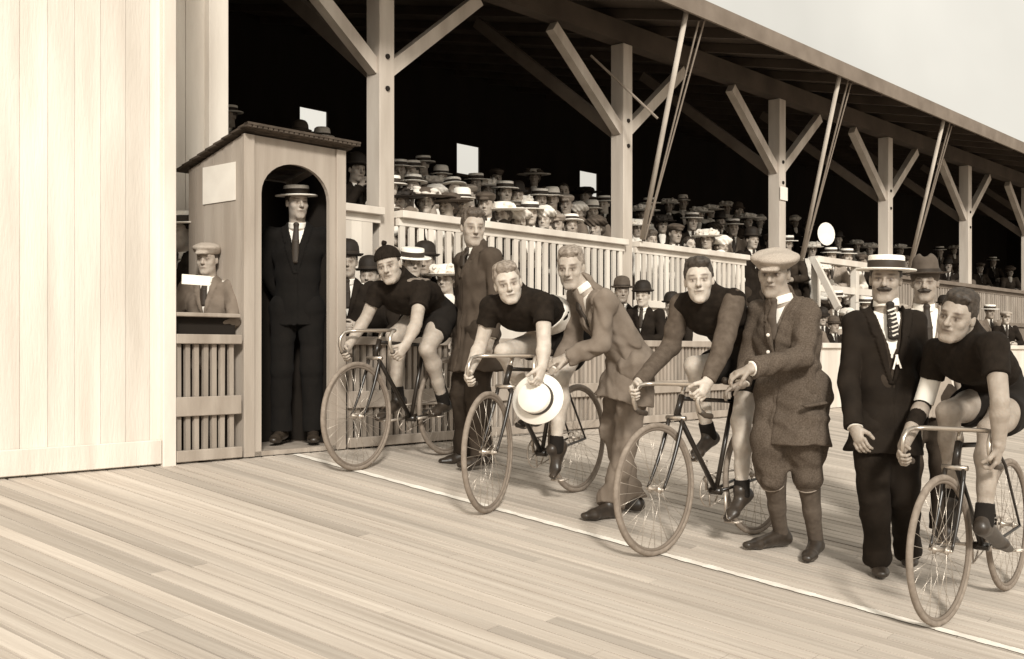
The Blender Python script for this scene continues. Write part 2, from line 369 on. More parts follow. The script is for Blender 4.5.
def shoe_prims(an, toe, S=1., sole=None):
    an = A(an); toe = A(toe); d = nrm(toe-an); d_h = nrm(toe-an-A([0, 0, 0])); up = nrm(A([0, 0, 1.])-d_h*d_h[2])
    s_ = np.cross(d_h, up); heel = an-up*.045*S-d_h*.035*S; ball = heel+(toe-heel)*.68
    mid_ = seg(heel, ball, .5)+up*.02*S
    return [cap(an+up*.035*S, heel+up*.014, .037*S, .032*S, k=.02), cap(heel, heel+d_h*.02, .031*S, .031*S, k=.02), cap(an-up*.012*S+d_h*.02, ball+up*.006, .034*S, .025*S, s_, 1.1, k=.03),
            cap(heel-up*.004, ball, .022*S, .023*S, s_, 1.35, k=.015), cap(ball, toe-d_h*.022, .026*S, .016*S, s_, 1.5, k=.015)]
def flatten(D, keys): return [p for k in keys for p in D[k]]
def seg(a, b, t): return A(a)+(A(b)-A(a))*t
# ------------------------------------------------------------------ setting
link('ground', [(-400, -400, -1.2), (600, -400, -1.2), (600, 900, -1.2), (-400, 900, -1.2)], [(0, 1, 2, 3)], M['earth'])
o = bpy.data.objects['ground']; tag(o, kind='structure')
D2 = nrm(ground(900, 617.5)-ground(300, 455.5)); D2[2] = 0; D2 = nrm(D2); E2 = A([-D2[1], D2[0], 0])
tb = MB(); e = -4.0; rr = random.Random(3)
while e < 44:
    w_ = .088+rr.uniform(-.003, .003); gap = rr.choice([.007, .009, .010, .012, .014, .024]); s0 = (-6.125-e*(E2@V))/(D2@V); s1 = (7-e*(E2@V))/(D2@V)
    cuts = [s0]; x = s0+rr.uniform(1.5, 5)
    while x < s1-1: cuts.append(x); x += rr.uniform(4.8, 9)
    cuts.append(s1)
    for a, b in zip(cuts[:-1], cuts[1:]):
        sh = rr.choice([.80, .9, .94, .98, 1.0, 1.03, 1.1]); dz = rr.uniform(-.0015, .0015); c = []
        for z_ in (-.03, 0):
            for (q, r) in ((a+.002, e), (b-.002, e), (b-.002, e+w_), (a+.002, e+w_)):
                p = D2*q+E2*r; c.append(A([p[0], p[1], track_z(p[0], p[1])+z_+dz]))
        tb.hexa(c, sh)
    e += w_+gap
tag(tb.build('track', M['plank'], shade=True), kind='structure')
ub = MB(); ub.hexa([W(u, v, -.141*v+dz) for dz in (-.12, -.045) for u, v in ((-9, -6.2), (-9, 8), (45, 8), (45, -6.2))])
tag(ub.build('track_underframe', M['dark']), kind='structure')
lb = MB(); a = ground(296, 454.5); b = ground(1010, 649); b = a+(b-a)*1.6
d_ = nrm(b-a); q = E2*.030
n_ = 160
for i in range(n_):
    p0 = a+(b-a)*i/n_; p1 = a+(b-a)*(i+1)/n_
    q = E2*(.033+.004*math.sin(i*1.7)+.003*math.sin(i*.6))
    lb.add([p0-q+[0, 0, .004], p1-q+[0, 0, .004], p1+q+[0, 0, .004], p0+q+[0, 0, .004]], [(0, 1, 2, 3)])
tag(lb.build('start_line', M['line']), kind='structure')
tb = MB().uvbox(-9, 45, -7.42, -6.2, .3, .67); tag(tb.build('spectator_terrace', M['earth']), kind='structure')
VF = -6.14      # fence line
slatm = mat('slat_wood', .30, .8, .22, 4, (2, 2, .4), .2, attr=True, fine=40); balm = mat('baluster_paint', .62, .75, .15, 3, (1, 1, .25), .15, attr=True, fine=40)
def lower_fence(name, u0, u1, label, shelf=False, top=1.665):
    t = thing(name, W((u0+u1)/2, VF, .87), label, 'fence'); base = W((u0+u1)/2, VF, .87)
    MB().uvbox(u0, u1, VF-.03, VF+.045, top-.06, top).build('top_rail', M['fence'], t, base, bevel=.004)
    MB().uvbox(u0, u1, VF+.012, VF+.040, 1.155, 1.275).build('middle_rail', M['fence'], t, base, bevel=.004)
    MB().uvbox(u0, u1, VF+.012, VF+.050, .875, .945).build('bottom_rail', M['fence'], t, base, bevel=.004)
    m = MB(); x = u0+.02; r = random.Random(int(u0*10))
    while x < u1-.03: j = [r.uniform(-.004, .004) for _ in range(3)]; z1_ = top-.062; m.hexa([W(x+j[0], VF-.014, .87), W(x+j[0], VF+.010, .87), W(x+j[0]+.033, VF+.010, .87), W(x+j[0]+.033, VF-.014, .87), W(x+j[1], VF-.014, z1_), W(x+j[1], VF+.010, z1_), W(x+j[1]+.033, VF+.010, z1_), W(x+j[1]+.033, VF-.014, z1_)], r.uniform(.72, 1.12)); x += .064
    o = m.build('slats', slatm, t, base, shade=True)
    for x in np.arange(u0+1.2, u1, 1.8): MB().uvbox(x, x+.09, VF-.10, VF-.016, .5, top-.061).build('fence_post', M['fence'], t, base)
    if shelf:
        MB().uvbox(u0, u1, VF-.16, VF+.03, 1.775, 1.80).build('leaning_shelf', M['fence'], t, base, bevel=.004)
        MB().uvbox(u0, u1, VF-.06, VF-.035, 1.667, 1.774).build('shelf_gap_shade', M['dark'], t, base)  # dark strip standing for the shaded gap under the shelf
    return t
lower_fence('slatted_fence', 5.27, 12.7, 'low slatted wooden trackside fence running behind the cyclists, right of the sentry box')
lower_fence('slatted_fence', 3.88, 4.36, 'short slatted fence with a shelf the boy leans on, left of the sentry box', True)
# hoarding that closes the left side
t = thing('board_hoarding', W(1, VF, .87), 'tall pale vertical board hoarding left of the boy and the fence', 'hoarding'); base = W(1, VF, .87)
m = MB(); x = -7.0; r = random.Random(5)
while x < 3.82:
    w_ = min(.16, 3.85-x); m.uvbox(x, x+w_-.003, VF-.02, VF+r.uniform(.004, .009), .87, 6.4, r.uniform(.9, 1.1)); x += w_
hp = mat('hoarding_whitewash', .64, .8, .13, 3, (2, 2, .3), .3, attr=True, fine=40)
m.build('boards', hp, t, base, shade=True)
MB().uvbox(3.785, 3.875, VF-.05, VF+.05, .85, 6.4).build('corner_post', M['paint'], t, base, bevel=.005)
MB().uvbox(-7, 3.78, VF+.012, VF+.04, .875, 1.02).build('skirting_board', hp, t, base, bevel=.004, shade=True)
# farther boarded panel between fence and stair on the right
t = thing('boarded_barrier', W(17, VF, .87), 'pale solid boarded barrier beyond the slatted fence, behind the man in the boater', 'barrier'); base = W(17, VF, .87)
m = MB(); x = 12.75
while x < 30: m.uvbox(x, x+.196, VF-.02, VF+.01, .87, 1.60, random.uniform(.9, 1.08)); x += .2
m.build('boards', M['paint'], t, base); MB().uvbox(12.72, 30, VF-.04, VF+.05, 1.602, 1.665).build('top_rail', M['paint'], t, base, bevel=.004)

# ------------------------------------------------------------------ sentry box
BU0, BU1, BV0, BV1 = 4.40, 5.235, -6.13, -6.77
base = W((BU0+BU1)/2, (BV0+BV1)/2, .87); bt = thing('sentry_box', base, 'narrow wooden sentry box with an arched doorway and sloping shingled roof', 'booth')
def rz(v): return 2.985+(v-BV0)*.27
ou0, ou1 = BU0+.135, BU1-.125; cu = (ou0+ou1)/2; ra = (ou1-ou0)/2; zs = 2.60; zt = rz(BV0)-.01
m = MB(); f0, f1 = BV0, BV0-.03
m.uvbox(BU0, ou0, f1, f0, .87, zt); m.uvbox(ou1, BU1, f1, f0, .87, zt)
pts = [(cu-ra*math.cos(math.pi*i/16), zs+ra*.78*math.sin(math.pi*i/16)) for i in range(17)]
for (a1, z1), (a2, z2) in zip(pts[:-1], pts[1:]):
    m.hexa([W(a1, f1, z1), W(a1, f0, z1), W(a2, f0, z2), W(a2, f1, z2), W(a1, f1, zt), W(a1, f0, zt), W(a2, f0, zt), W(a2, f1, zt)])
m.build('front_panel', M['booth'], bt, base)
MB().uvbox(BU0-.012, BU0+.07, f0+.002, f0+.02, .87, zt-.002).build('corner_trim', M['booth'], bt, base, bevel=.003)
MB().uvbox(BU1-.07, BU1+.012, f0+.002, f0+.02, .87, zt-.002).build('corner_trim', M['booth'], bt, base, bevel=.003)
for uu, nm in ((BU0, 'side_wall'), (BU1-.022, 'side_wall')):
    m = MB(); y = BV0-.032; r = random.Random(2)
    while y > BV1:
        y2 = max(BV1, y-.105); s = .004 if uu == BU0 else 0
        z0 = .87; m.hexa([W(uu, y, z0), W(uu+.022, y, z0), W(uu+.022, y2+.004, z0), W(uu, y2+.004, z0), W(uu, y, rz(y)-.01), W(uu+.022, y, rz(y)-.01), W(uu+.022, y2+.004, rz(y2)-.01), W(uu, y2+.004, rz(y2)-.01)], r.uniform(.9, 1.1)); y = y2
    m.build(nm, M['booth'], bt, base)
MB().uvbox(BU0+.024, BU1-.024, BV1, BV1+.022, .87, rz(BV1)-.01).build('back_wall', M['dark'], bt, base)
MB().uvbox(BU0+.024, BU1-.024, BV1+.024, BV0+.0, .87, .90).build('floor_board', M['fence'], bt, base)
for uu in (BU0+.025, BU1-.032): MB().hexa([W(uu, BV0-.035, .91), W(uu+.006, BV0-.035, .91), W(uu+.006, BV1+.03, .91), W(uu, BV1+.03, .91), W(uu, BV0-.035, 2.9), W(uu+.006, BV0-.035, 2.9), W(uu+.006, BV1+.03, 2.75), W(uu, BV1+.03, 2.75)]).build('shade_lining', M['dark'], bt, base)  # dark sheets on the inner walls stand for the shade inside the box
m = MB(); n_ = 9; a0, a1 = BV1-.10, BV0+.09
for i in range(n_):
    q0 = a0+(a1-a0)*i/n_; q1 = a0+(a1-a0)*(i+1)/n_+.02; h0 = rz(q0)+.012; h1 = rz(q1)+.002
    m.hexa([W(BU0-.05, q0, h0), W(BU1+.07, q0, h0), W(BU1+.07, q1, h1), W(BU0-.05, q1, h1), W(BU0-.05, q0, h0+.013), W(BU1+.07, q0, h0+.013), W(BU1+.07, q1, h1+.015), W(BU0-.05, q1, h1+.015)])
x = BU0-.05
while x < BU1+.06: m.uvbox(x, x+.03, a1-.02, a1+.016, rz(a1)-.008, rz(a1)+.018); x += .042
m.build('roof', M['shingle'], bt, base)
m = MB(); m.uvbox(BU0-.007, BU0-.003, BV0-.46, BV0-.09, 2.55, 2.80)
nb = m.build('notice', M['paper'], base=W(BU0, BV0-.27, 2.67)); tag(nb, 'faded pale notice sheet pinned on the side wall of the sentry box', 'notice')

# ------------------------------------------------------------------ grandstand
VP_ = -7.40; PU = [6.747+3.643*i for i in range(-1, 8)]
gs = thing('grandstand', W(12, -11, .67), 'long roofed wooden grandstand with a dark interior, receding to the right', 'grandstand'); gb = W(12, -11, .67)
def rf(v): return 5.11+(-6.2-v)*.21
m = MB(); m.hexa([W(5.0, -6.2, rf(-6.2)), W(48, -6.2, rf(-6.2)), W(48, -15.4, rf(-15.4)), W(5.0, -15.4, rf(-15.4))] + [W(5.0, -6.2, rf(-6.2)+.06), W(48, -6.2, rf(-6.2)+.06), W(48, -15.4, rf(-15.4)+.06), W(5.0, -15.4, rf(-15.4)+.06)])
m.hexa([W(-8, -7.5, rf(-7.5)), W(4.99, -7.5, rf(-7.5)), W(4.99, -15.4, rf(-15.4)), W(-8, -15.4, rf(-15.4))]+[W(-8, -7.5, rf(-7.5)+.06), W(4.99, -7.5, rf(-7.5)+.06), W(4.99, -15.4, rf(-15.4)+.06), W(-8, -15.4, rf(-15.4)+.06)])
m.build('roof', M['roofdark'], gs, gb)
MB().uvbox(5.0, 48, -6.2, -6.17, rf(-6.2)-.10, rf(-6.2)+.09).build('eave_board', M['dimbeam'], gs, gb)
m = MB()
for x in np.arange(5.6, 46, .91): m.hexa([W(x, -6.22, rf(-6.2)-.11), W(x+.05, -6.22, rf(-6.2)-.11), W(x+.05, -15, rf(-15)-.11), W(x, -15, rf(-15)-.11), W(x, -6.22, rf(-6.2)-.003), W(x+.05, -6.22, rf(-6.2)-.003), W(x+.05, -15, rf(-15)-.003), W(x, -15, rf(-15)-.003)])
m.build('rafters', M['roofdark'], gs, gb)
MB().uvbox(5.0, 48, VP_-.09, VP_+.09, rf(VP_)-.36, rf(VP_)-.13).build('header_beam', M['roofdark'], gs, gb)
# posts with braces
for i, u in enumerate(PU):
    if i == 0: continue
    jz = 4.08; s = .175
    ps = MB().uvbox(u-s/2, u+s/2, VP_-s/2, VP_+s/2, .67, rf(VP_)-.365).build('post', M['beam'], gs, gb, bevel=.006)
    for sg in (-1, 1): MB().bar(W(u+sg*.06, VP_, jz-.05), W(u+sg*1.25, VP_, rf(VP_)-.42), .10, .12, V).build('brace', M['beam'], ps, gb)
    MB().lathe([(0, .018), (.022, .016), (.024, 0)], W(u, VP_+s/2, jz+.06), V, 8).lathe([(0, .018), (.022, .016), (.024, 0)], W(u, VP_+s/2, jz-.22), V, 8).build('bolt', M['dark'], ps, gb)
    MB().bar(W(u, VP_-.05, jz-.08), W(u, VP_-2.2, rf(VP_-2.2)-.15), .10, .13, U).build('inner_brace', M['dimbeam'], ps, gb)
# interior posts and back wall with window openings
def backhole(px0, px1, py0, py1):
    v = -15.0; r_ = []
    for px in (px0, px1):
        z = zv(px, v); r_.append(U@P(px, 0, z))
    z = zv((px0+px1)/2, v); s = FL/z; return r_[0], r_[1], CZ+(YH-py1)/s, CZ+(YH-py0)/s
holes = [backhole(300, 328, 109, 132), backhole(457, 480, 145, 175), backhole(580, 598, 172, 196)]
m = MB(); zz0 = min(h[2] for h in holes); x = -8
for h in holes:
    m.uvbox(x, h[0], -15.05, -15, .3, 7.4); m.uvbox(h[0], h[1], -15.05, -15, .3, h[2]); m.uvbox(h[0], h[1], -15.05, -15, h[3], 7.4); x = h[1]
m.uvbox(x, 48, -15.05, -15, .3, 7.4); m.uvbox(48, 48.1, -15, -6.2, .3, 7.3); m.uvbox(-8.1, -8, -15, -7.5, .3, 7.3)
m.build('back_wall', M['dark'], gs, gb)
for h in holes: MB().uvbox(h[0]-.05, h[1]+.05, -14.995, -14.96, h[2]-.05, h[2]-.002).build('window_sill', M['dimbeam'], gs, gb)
# seating tiers
TI = [(-7.45, -8.25, 1.45), (-8.25, -9.0, 1.75), (-9.0, -9.75, 2.05), (-9.75, -10.5, 2.35), (-10.5, -11.25, 2.65), (-11.25, -12.0, 2.95)]
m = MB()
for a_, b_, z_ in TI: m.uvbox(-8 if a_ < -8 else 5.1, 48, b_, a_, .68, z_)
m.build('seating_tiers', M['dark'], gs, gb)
# pale boarded end bay upper left
t = thing('boarded_end_bay', W(3, -7.33, .67), 'pale whitewashed boarded end bay of the stand above and left of the sentry box', 'wall'); base = W(3, -7.33, .67)
m = MB(); x = -3.0; r = random.Random(8)
while x < 4.9: m.uvbox(x, x+.176, -7.36, -7.33+r.uniform(0, .004), .67, 7.4, r.uniform(.92, 1.08)); x += .18
m.build('boards', hp, t, base, shade=True)
MB().uvbox(4.90, 5.07, -7.42, -7.26, .67, 7.4).build('corner_post', M['paint'], t, base, bevel=.006)
# balustrades
def balustrade(u0, u1, label, solid=False, dim=False):
    pm = M['dimbeam'] if dim else M['paint']  # dim: shade over the far stretch is put into its colour
    t = thing('balustrade', W((u0+u1)/2, -7.3, 1.45), label, 'railing'); base = W((u0+u1)/2, -7.3, 1.45)
    MB().uvbox(u0, u1, -7.36, -7.22, 2.735, 2.80).build('top_rail', pm, t, base, bevel=.005)
    MB().uvbox(u0, u1, -7.32, -7.28, 2.67, 2.733).build('upper_rail', pm, t, base)
    MB().uvbox(u0, u1, -7.32, -7.26, 2.06, 2.14).build('lower_rail', pm, t, base, bevel=.004)
    m = MB(); x = u0+.02; r = random.Random(int(u0*7)); w_, g = (.118, .121) if solid else (.062, .118)
    while x < u1-w_-.006:
        j = [r.uniform(-.005, .005)*(not solid) for _ in range(2)]; y1 = -7.285+r.uniform(0, .003)
        m.hexa([W(x+j[0], -7.31, 2.142), W(x+j[0], y1, 2.142), W(x+j[0]+w_, y1, 2.142), W(x+j[0]+w_, -7.31, 2.142), W(x+j[1], -7.31, 2.668), W(x+j[1], y1, 2.668), W(x+j[1]+w_, y1, 2.668), W(x+j[1]+w_, -7.31, 2.668)], r.uniform(.78, 1.08)); x += g
    m.build('balusters', balm if not dim else slatm, t, base, shade=True)
    MB().uvbox(u0, u1, -7.34, -7.30, .68, 2.058).build('fascia_boards', pm, t, base)
    return t
balustrade(5.08, 6.64, 'solid boarded stretch of white balustrade between the sentry box and first post', True)
balustrade(6.855, 10.28, 'white slatted balustrade between the first and second grandstand posts')
balustrade(10.50, 12.98, 'white slatted balustrade right of the second grandstand post, ending at the stairs')
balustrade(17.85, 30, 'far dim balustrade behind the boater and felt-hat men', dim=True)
# stair with its railing
t = thing('stair_railing', W(15.7, -7.3, 1.45), 'white open stair railing with two bars right of the standing dark-coated men', 'railing'); base = W(15.7, -7.3, 1.45)
for u in (15.0, 16.3, 17.5): MB().uvbox(u-.05, u+.05, -7.35, -7.25, .67, 2.83).build('rail_post', M['paint'], t, base, bevel=.004)
MB().uvbox(14.95, 17.6, -7.36, -7.24, 2.835, 2.92).build('top_bar', M['paint'], t, base); MB().uvbox(15.055, 17.6, -7.33, -7.27, 2.42, 2.52).build('middle_bar', M['paint'], t, base)
MB().bar(W(14.95, -7.3, 2.86), W(14.55, -6.75, 2.15), .06, .09, U).build('sloping_bar', M['paint'], t, base)
MB().uvbox(15.05, 17.6, -7.34, -7.31, .68, 2.06).build('fascia_boards', M['paint'], t, base)
t = thing('stair', W(13.9, -7.0, .67), 'short wooden stair climbing to the stand between the two railings', 'stairs'); base = W(13.9, -7.0, .67)
for k in range(5): MB().uvbox(13.05, 14.9, -7.42+.2*k-.2, -7.22+.2*k, .671, 1.47-.16*k).build('step', M['fence'], t, base)
# awning poles, ropes, tie rod, post notice
poles = []
for i, (tx, bu, nm) in enumerate(((688, 10.50, 'second'), (841, 14.35, 'third'), (945, 18.1, 'fourth'))):
    z = zv(tx, -6.24); u_t = U@P(tx, 0, z)
    m = MB().tube([W(bu, -7.20, 2.82), W(u_t, -6.26, 5.05)], .029, 8)
    o = m.build('awning_pole', M['beam'], base=W(bu, -7.2, 2.82), smooth=True)
    tag(o, 'slanting pale pole rising from the rail to the eave beside the %s grandstand post' % nm, 'pole', 'awning poles')
    poles.append((bu, u_t))
    m = MB()
    for du in (.16, .26): m.tube([W(bu+.06, -7.2, 2.82), W(u_t+du+.1, -6.26, 5.05)], .011, 5)
    o = m.build('pulley_rope', M['rope'], base=W(bu+.06, -7.2, 2.82)); tag(o, 'pair of thin ropes running up beside the awning pole of the %s post' % nm, 'rope', 'pulley ropes')
o = MB().tube([W(9.75, -7.35, 4.75), W(10.14, -6.75, 4.05)], .014, 6).build('tie_rod', M['rope'], base=W(9.95, -7, 4.4)); tag(o, 'thin dark tie rod crossing high up in front of the second post', 'rod')
o = MB().uvbox(PU[3]-.105, PU[3]+.104, -7.298, -7.294, 3.62, 3.80).build('post_notice', M['paper'], base=W(PU[3], -7.295, 3.7)); tag(o, 'small white notice fixed to the third grandstand post', 'notice')

# ------------------------------------------------------------------ bicycles
class Bike:
    def __init__(s, F, Rpx, dist=1.02):
        s.F = F; a = (Rpx-512)/FL
        zs_ = np.linspace(F[1], F[1]+1.3, 4000); X = a*zs_; d = (X-F[0])**2+(zs_-F[1])**2; j = np.argmin(abs(d-dist**2))
        Rr = A([X[j], zs_[j], track_z(X[j], zs_[j])]); s.R = Rr
        s.a = nrm(F-Rr); s.l = nrm(np.cross([0, 0, 1], s.a)); s.u = np.cross(s.a, s.l); s.base = Rr
    def w(s, x, y, z): return s.base+s.a*x+s.l*y+s.u*z
    def J(s, px, py, lat):
        r = A([(px-512)/FL, 1, (YH-py)/FL]); c0 = A([0, 0, CZ])
        z = (lat+s.base@s.l-c0@s.l)/(r@s.l); return c0+r*z
    def loc(s, p): d = A(p)-s.base; return (round(float(d@s.a), 2), round(float(d@s.l), 2), round(float(d@s.u), 2))
def arc3(c, x, y, r, a0, a1, n): return [A(c)+r*(A(x)*math.cos(t)+A(y)*math.sin(t)) for t in np.linspace(a0, a1, n)]
def make_bike(B, label, steer=0., crank=0., bar=None, tyre='tyre', seat_h=.93):
    root = thing('racing_bicycle', B.base+B.a*.5, label, 'bicycle', 'track racing bicycles on the start line'); base = B.base+B.a*.5
    a, l, u, w = B.a, B.l, B.u, B.w; bl = lambda m_, nm, mt, par=root, sm=True: m_.build(nm, M[mt], par, base, smooth=sm)
    R = .338
    def wheel(hub, ax, fw, nm):
        up_ = np.cross(ax, fw); up_ = u
        t_ = MB(); ring = [hub+R*(fw*math.cos(q)+up_*math.sin(q)) for q in np.linspace(0, 2*math.pi, 65)[:-1]]
        t_.tube(ring, .0155, 8, True); wo = bl(t_, nm, tyre)
        ring = [hub+(R-.018)*(fw*math.cos(q)+up_*math.sin(q)) for q in np.linspace(0, 2*math.pi, 65)[:-1]]
        bl(MB().tube(ring, .010, 6, True), 'rim', 'dimbeam', wo)
        m_ = MB()
        for i in range(32):
            q = 2*math.pi*i/32; sgn = 1 if i % 2 else -1; q2 = q+(.9 if (i//2) % 2 else -.9)
            m_.tube([hub+ax*.032*sgn+.018*(fw*math.cos(q2)+up_*math.sin(q2)), hub+(R-.02)*(fw*math.cos(q)+up_*math.sin(q))], .0012, 4)
        bl(m_, 'spokes', 'nickel', wo)
        m_ = MB().tube([hub-ax*.055, hub-ax*.05, hub-ax*.034, hub-ax*.033, hub-ax*.028, hub-ax*.02, hub+ax*.02, hub+ax*.028, hub+ax*.033, hub+ax*.034, hub+ax*.05, hub+ax*.055], [.008, .008, .009, .021, .021, .011, .011, .021, .021, .009, .008, .008], 10)
        bl(m_, 'hub', 'dullnickel', wo)
    rh = w(0, 0, R+.0155); fh = w(1.02, 0, R+.0155)
    # steering axis from head top to crown
    ht = w(.775, 0, .845); hb = w(.825, 0, .735); ax_ = nrm(ht-hb)
    def st(p):   # rotate about the steering axis
        p = A(p)-hb; c, s_ = math.cos(steer), math.sin(steer); return hb+p*c+np.cross(ax_, p)*s_+ax_*(ax_@p)*(1-c)
    def sv(v): return nrm(st(hb+A(v))-hb)
    fhs = st(fh); fa = sv(a); fl = sv(l)
    fa = nrm(fa-u*(fa@u)); fl = np.cross(u, fa)
    fhs = fhs+u*((R+.0155)-float((fhs-B.base)@u))
    wheel(rh, l, a, 'rear_wheel'); wheel(fhs, fl, fa, 'front_wheel')
    bb = w(.435, 0, .295); sc_ = w(.265, 0, .80)
    fr = MB(); fr.tube([ht, hb], .0175, 12); fr.tube([seg(ht, hb, .15), sc_], .0125, 10); fr.tube([seg(ht, hb, .85), bb], .0145, 10); fr.tube([bb, sc_+nrm(sc_-bb)*.02], .014, 10)
    fr.tube([bb-l*.035, bb+l*.035], .021, 12)
    for s_ in (-1, 1):
        fr.tube([bb+l*.02*s_, seg(bb, rh, .4)+l*.045*s_, rh+l*.062*s_], [.010, .009, .007], 8); fr.tube([sc_+l*.012*s_, seg(sc_, rh, .25)+l*.045*s_, rh+l*.060*s_], [.008, .008, .006], 8)
    bl(fr, 'frame', 'enamel')
    fk = MB(); crown = st(hb-ax_*.012)
    for s_ in (-1, 1):
        c_ = crown+fl*.045*s_; end = fhs+fl*.052*s_; d1 = seg(c_, end, .62)-fa*.035
        pts = [(1-t)**2*c_+2*t*(1-t)*d1+t*t*end for t in np.linspace(0, 1, 10)]
        fk.tube(pts, [.0115]*4+[.0105, .010, .009, .008, .0075, .007], 8)
    fo = bl(fk, 'fork', 'dullnickel' if tyre == 'x' else 'enamel')
    bl(MB().tube([crown-fl*.062, crown+fl*.062], .013, 8), 'fork_crown', 'nickel', fo)
    # stem and drop bars
    sp = st(ht+ax_*.055); cl = sp+fa*.055+u*.012
    bl(MB().tube([st(ht-ax_*.002), sp], .0125, 10).tube([sp-fa*.008, cl], .0115, 10), 'stem', 'nickel')
    bar = bar or [(0, 0, 0), (0, .09, .0), (.01, .15, .0), (.045, .188, -.002), (.09, .20, -.012), (.122, .205, -.045), (.128, .208, -.092), (.105, .21, -.137), (.06, .212, -.160), (.01, .213, -.166)]
    pts = [cl+fa*x-fl*y+u*z for x, y, z in bar[::-1]]+[cl+fa*x+fl*y+u*z for x, y, z in bar[1:]]
    hbo = bl(MB().tube(pts, .0115, 10), 'handlebar', 'nickel')
    for s_ in (-1, 1):
        g = [cl+fa*x+fl*y*s_+u*z for x, y, z in bar[-3:]]; g.append(g[-1]+nrm(g[-1]-g[-2])*.004)
        bl(MB().tube(g, .0155, 10), 'grip', 'leather', hbo)
    sh_ = [cl+fa*bar[-2][0]+fl*bar[-2][1]*s_+u*bar[-2][2] for s_ in (-1, 1)]
    # saddle
    ss = w(.235, 0, seat_h-.03); bl(MB().tube([sc_, ss-u*.02], .0125, 8), 'seat_post', 'nickel')
    mm = MB(); n_ = 14; vs = []
    for i in range(n_):
        t = i/(n_-1); x = .12-.27*t+.0; wd = .018+.055*max(0, (t-.35)/.65)**1.2; hh = .012*math.sin(math.pi*t)
        for q in np.linspace(0, 2*math.pi, 11)[:-1]: vs.append(ss+a*x+l*wd*math.cos(q)+u*(.022*math.sin(q)-hh+.02+.02*t*t))
    fs = [(i*10+j, i*10+(j+1) % 10, (i+1)*10+(j+1) % 10, (i+1)*10+j) for i in range(n_-1) for j in range(10)]+[tuple(range(10))[::-1], tuple((n_-1)*10+j for j in range(10))]
    mm.add(vs, fs); bl(mm, 'saddle', 'leather')
    # chainset (right side = -l)
    cw = bb-l*.045; ring = [cw+.092*(a*math.cos(q)+u*math.sin(q)) for q in np.linspace(0, 2*math.pi, 37)[:-1]]
    m_ = MB().tube(ring, .0045, 4, True)
    for i in range(5): q = 2*math.pi*i/5+crank; m_.tube([cw, cw+.09*(a*math.cos(q)+u*math.sin(q))], .005, 4)
    cs = bl(m_, 'chainring', 'dullnickel')
    ring = [rh-l*.045+.036*(a*math.cos(q)+u*math.sin(q)) for q in np.linspace(0, 2*math.pi, 25)[:-1]]
    bl(MB().tube(ring, .004, 4, True), 'rear_sprocket', 'dullnickel', cs)
    dd = nrm(cw-(rh-l*.045)); nn = np.cross(dd, l); nn = nn if nn@u > 0 else -nn
    bl(MB().tube([rh-l*.045+nn*.038, cw+nn*.094], .0045, 4).tube([rh-l*.045-nn*.038, cw-nn*.094], .0045, 4), 'chain', 'dullnickel', cs)
    ped = {}
    for s_, q, nm in ((1, crank, 'L'), (-1, crank+math.pi, 'R')):
        p0 = bb+l*s_*.06; p1 = p0+.165*(a*math.cos(q)+u*math.sin(q)); bl(MB().tube([p0, p1], [.010, .008], 8), 'crank_arm', 'dullnickel')
        pc = p1+l*s_*.05; m_ = MB().tube([p1, pc+l*s_*.045], .006, 6)
        for e_ in (-1, 1): m_.tube([pc-l*.042+a*.032*e_, pc+l*.042+a*.032*e_], .005, 5)
        for e_ in (-1, 1): m_.tube([pc+l*.042*e_-a*.032, pc+l*.042*e_+a*.032], .0045, 5)
        m_.tube([pc+a*.032-l*.02, pc+a*.10-l*.018+u*.03, pc+a*.085+u*.07, pc+a*.10+l*.018+u*.03, pc+a*.032+l*.02], .0025, 4)
        bl(m_, 'pedal', 'dullnickel'); ped[nm] = pc
    B.ped = ped; B.bars = {'R': [cl+fa*x-fl*y+u*z for x, y, z in bar], 'L': [cl+fa*x+fl*y+u*z for x, y, z in bar]}; B.bb = bb; B.cl = cl; B.fa = fa; B.fl = fl; B.root = root
    return root
B1 = Bike(ground(358, 470.5), 447); B2 = Bike(ground(488, 513), 578); B3 = Bike(ground(655, 556), 756); B4 = Bike(ground(941, 626), 1008)
make_bike(B1, 'track bicycle under the rider in the knitted bobble cap, nearest the sentry box', 0, math.radians(178))
make_bike(B2, 'track bicycle with turned front wheel under the bare-headed fair-haired rider in short sleeves', math.radians(13), math.radians(-100))
make_bike(B3, 'track bicycle under the long-sleeved rider held by the man in the flat cap', 0, math.radians(-95))
make_bike(B4, 'track bicycle at the right edge under the rider with a white armband', math.radians(-4), math.radians(190))
def proj(p): return (round(float(512+FL*p[0]/p[1]), 1), round(float(YH-FL*(p[2]-CZ)/p[1]), 1))
for i, b in enumerate((B1, B2, B3, B4)): print('BIKE', i+1, 'bb', proj(b.bb), 'clamp', proj(b.cl), 'dropR', proj(b.bars['R'][7]), 'dropL', proj(b.bars['L'][7]), 'pedR', proj(b.ped['R']), 'pedL', proj(b.ped['L']))
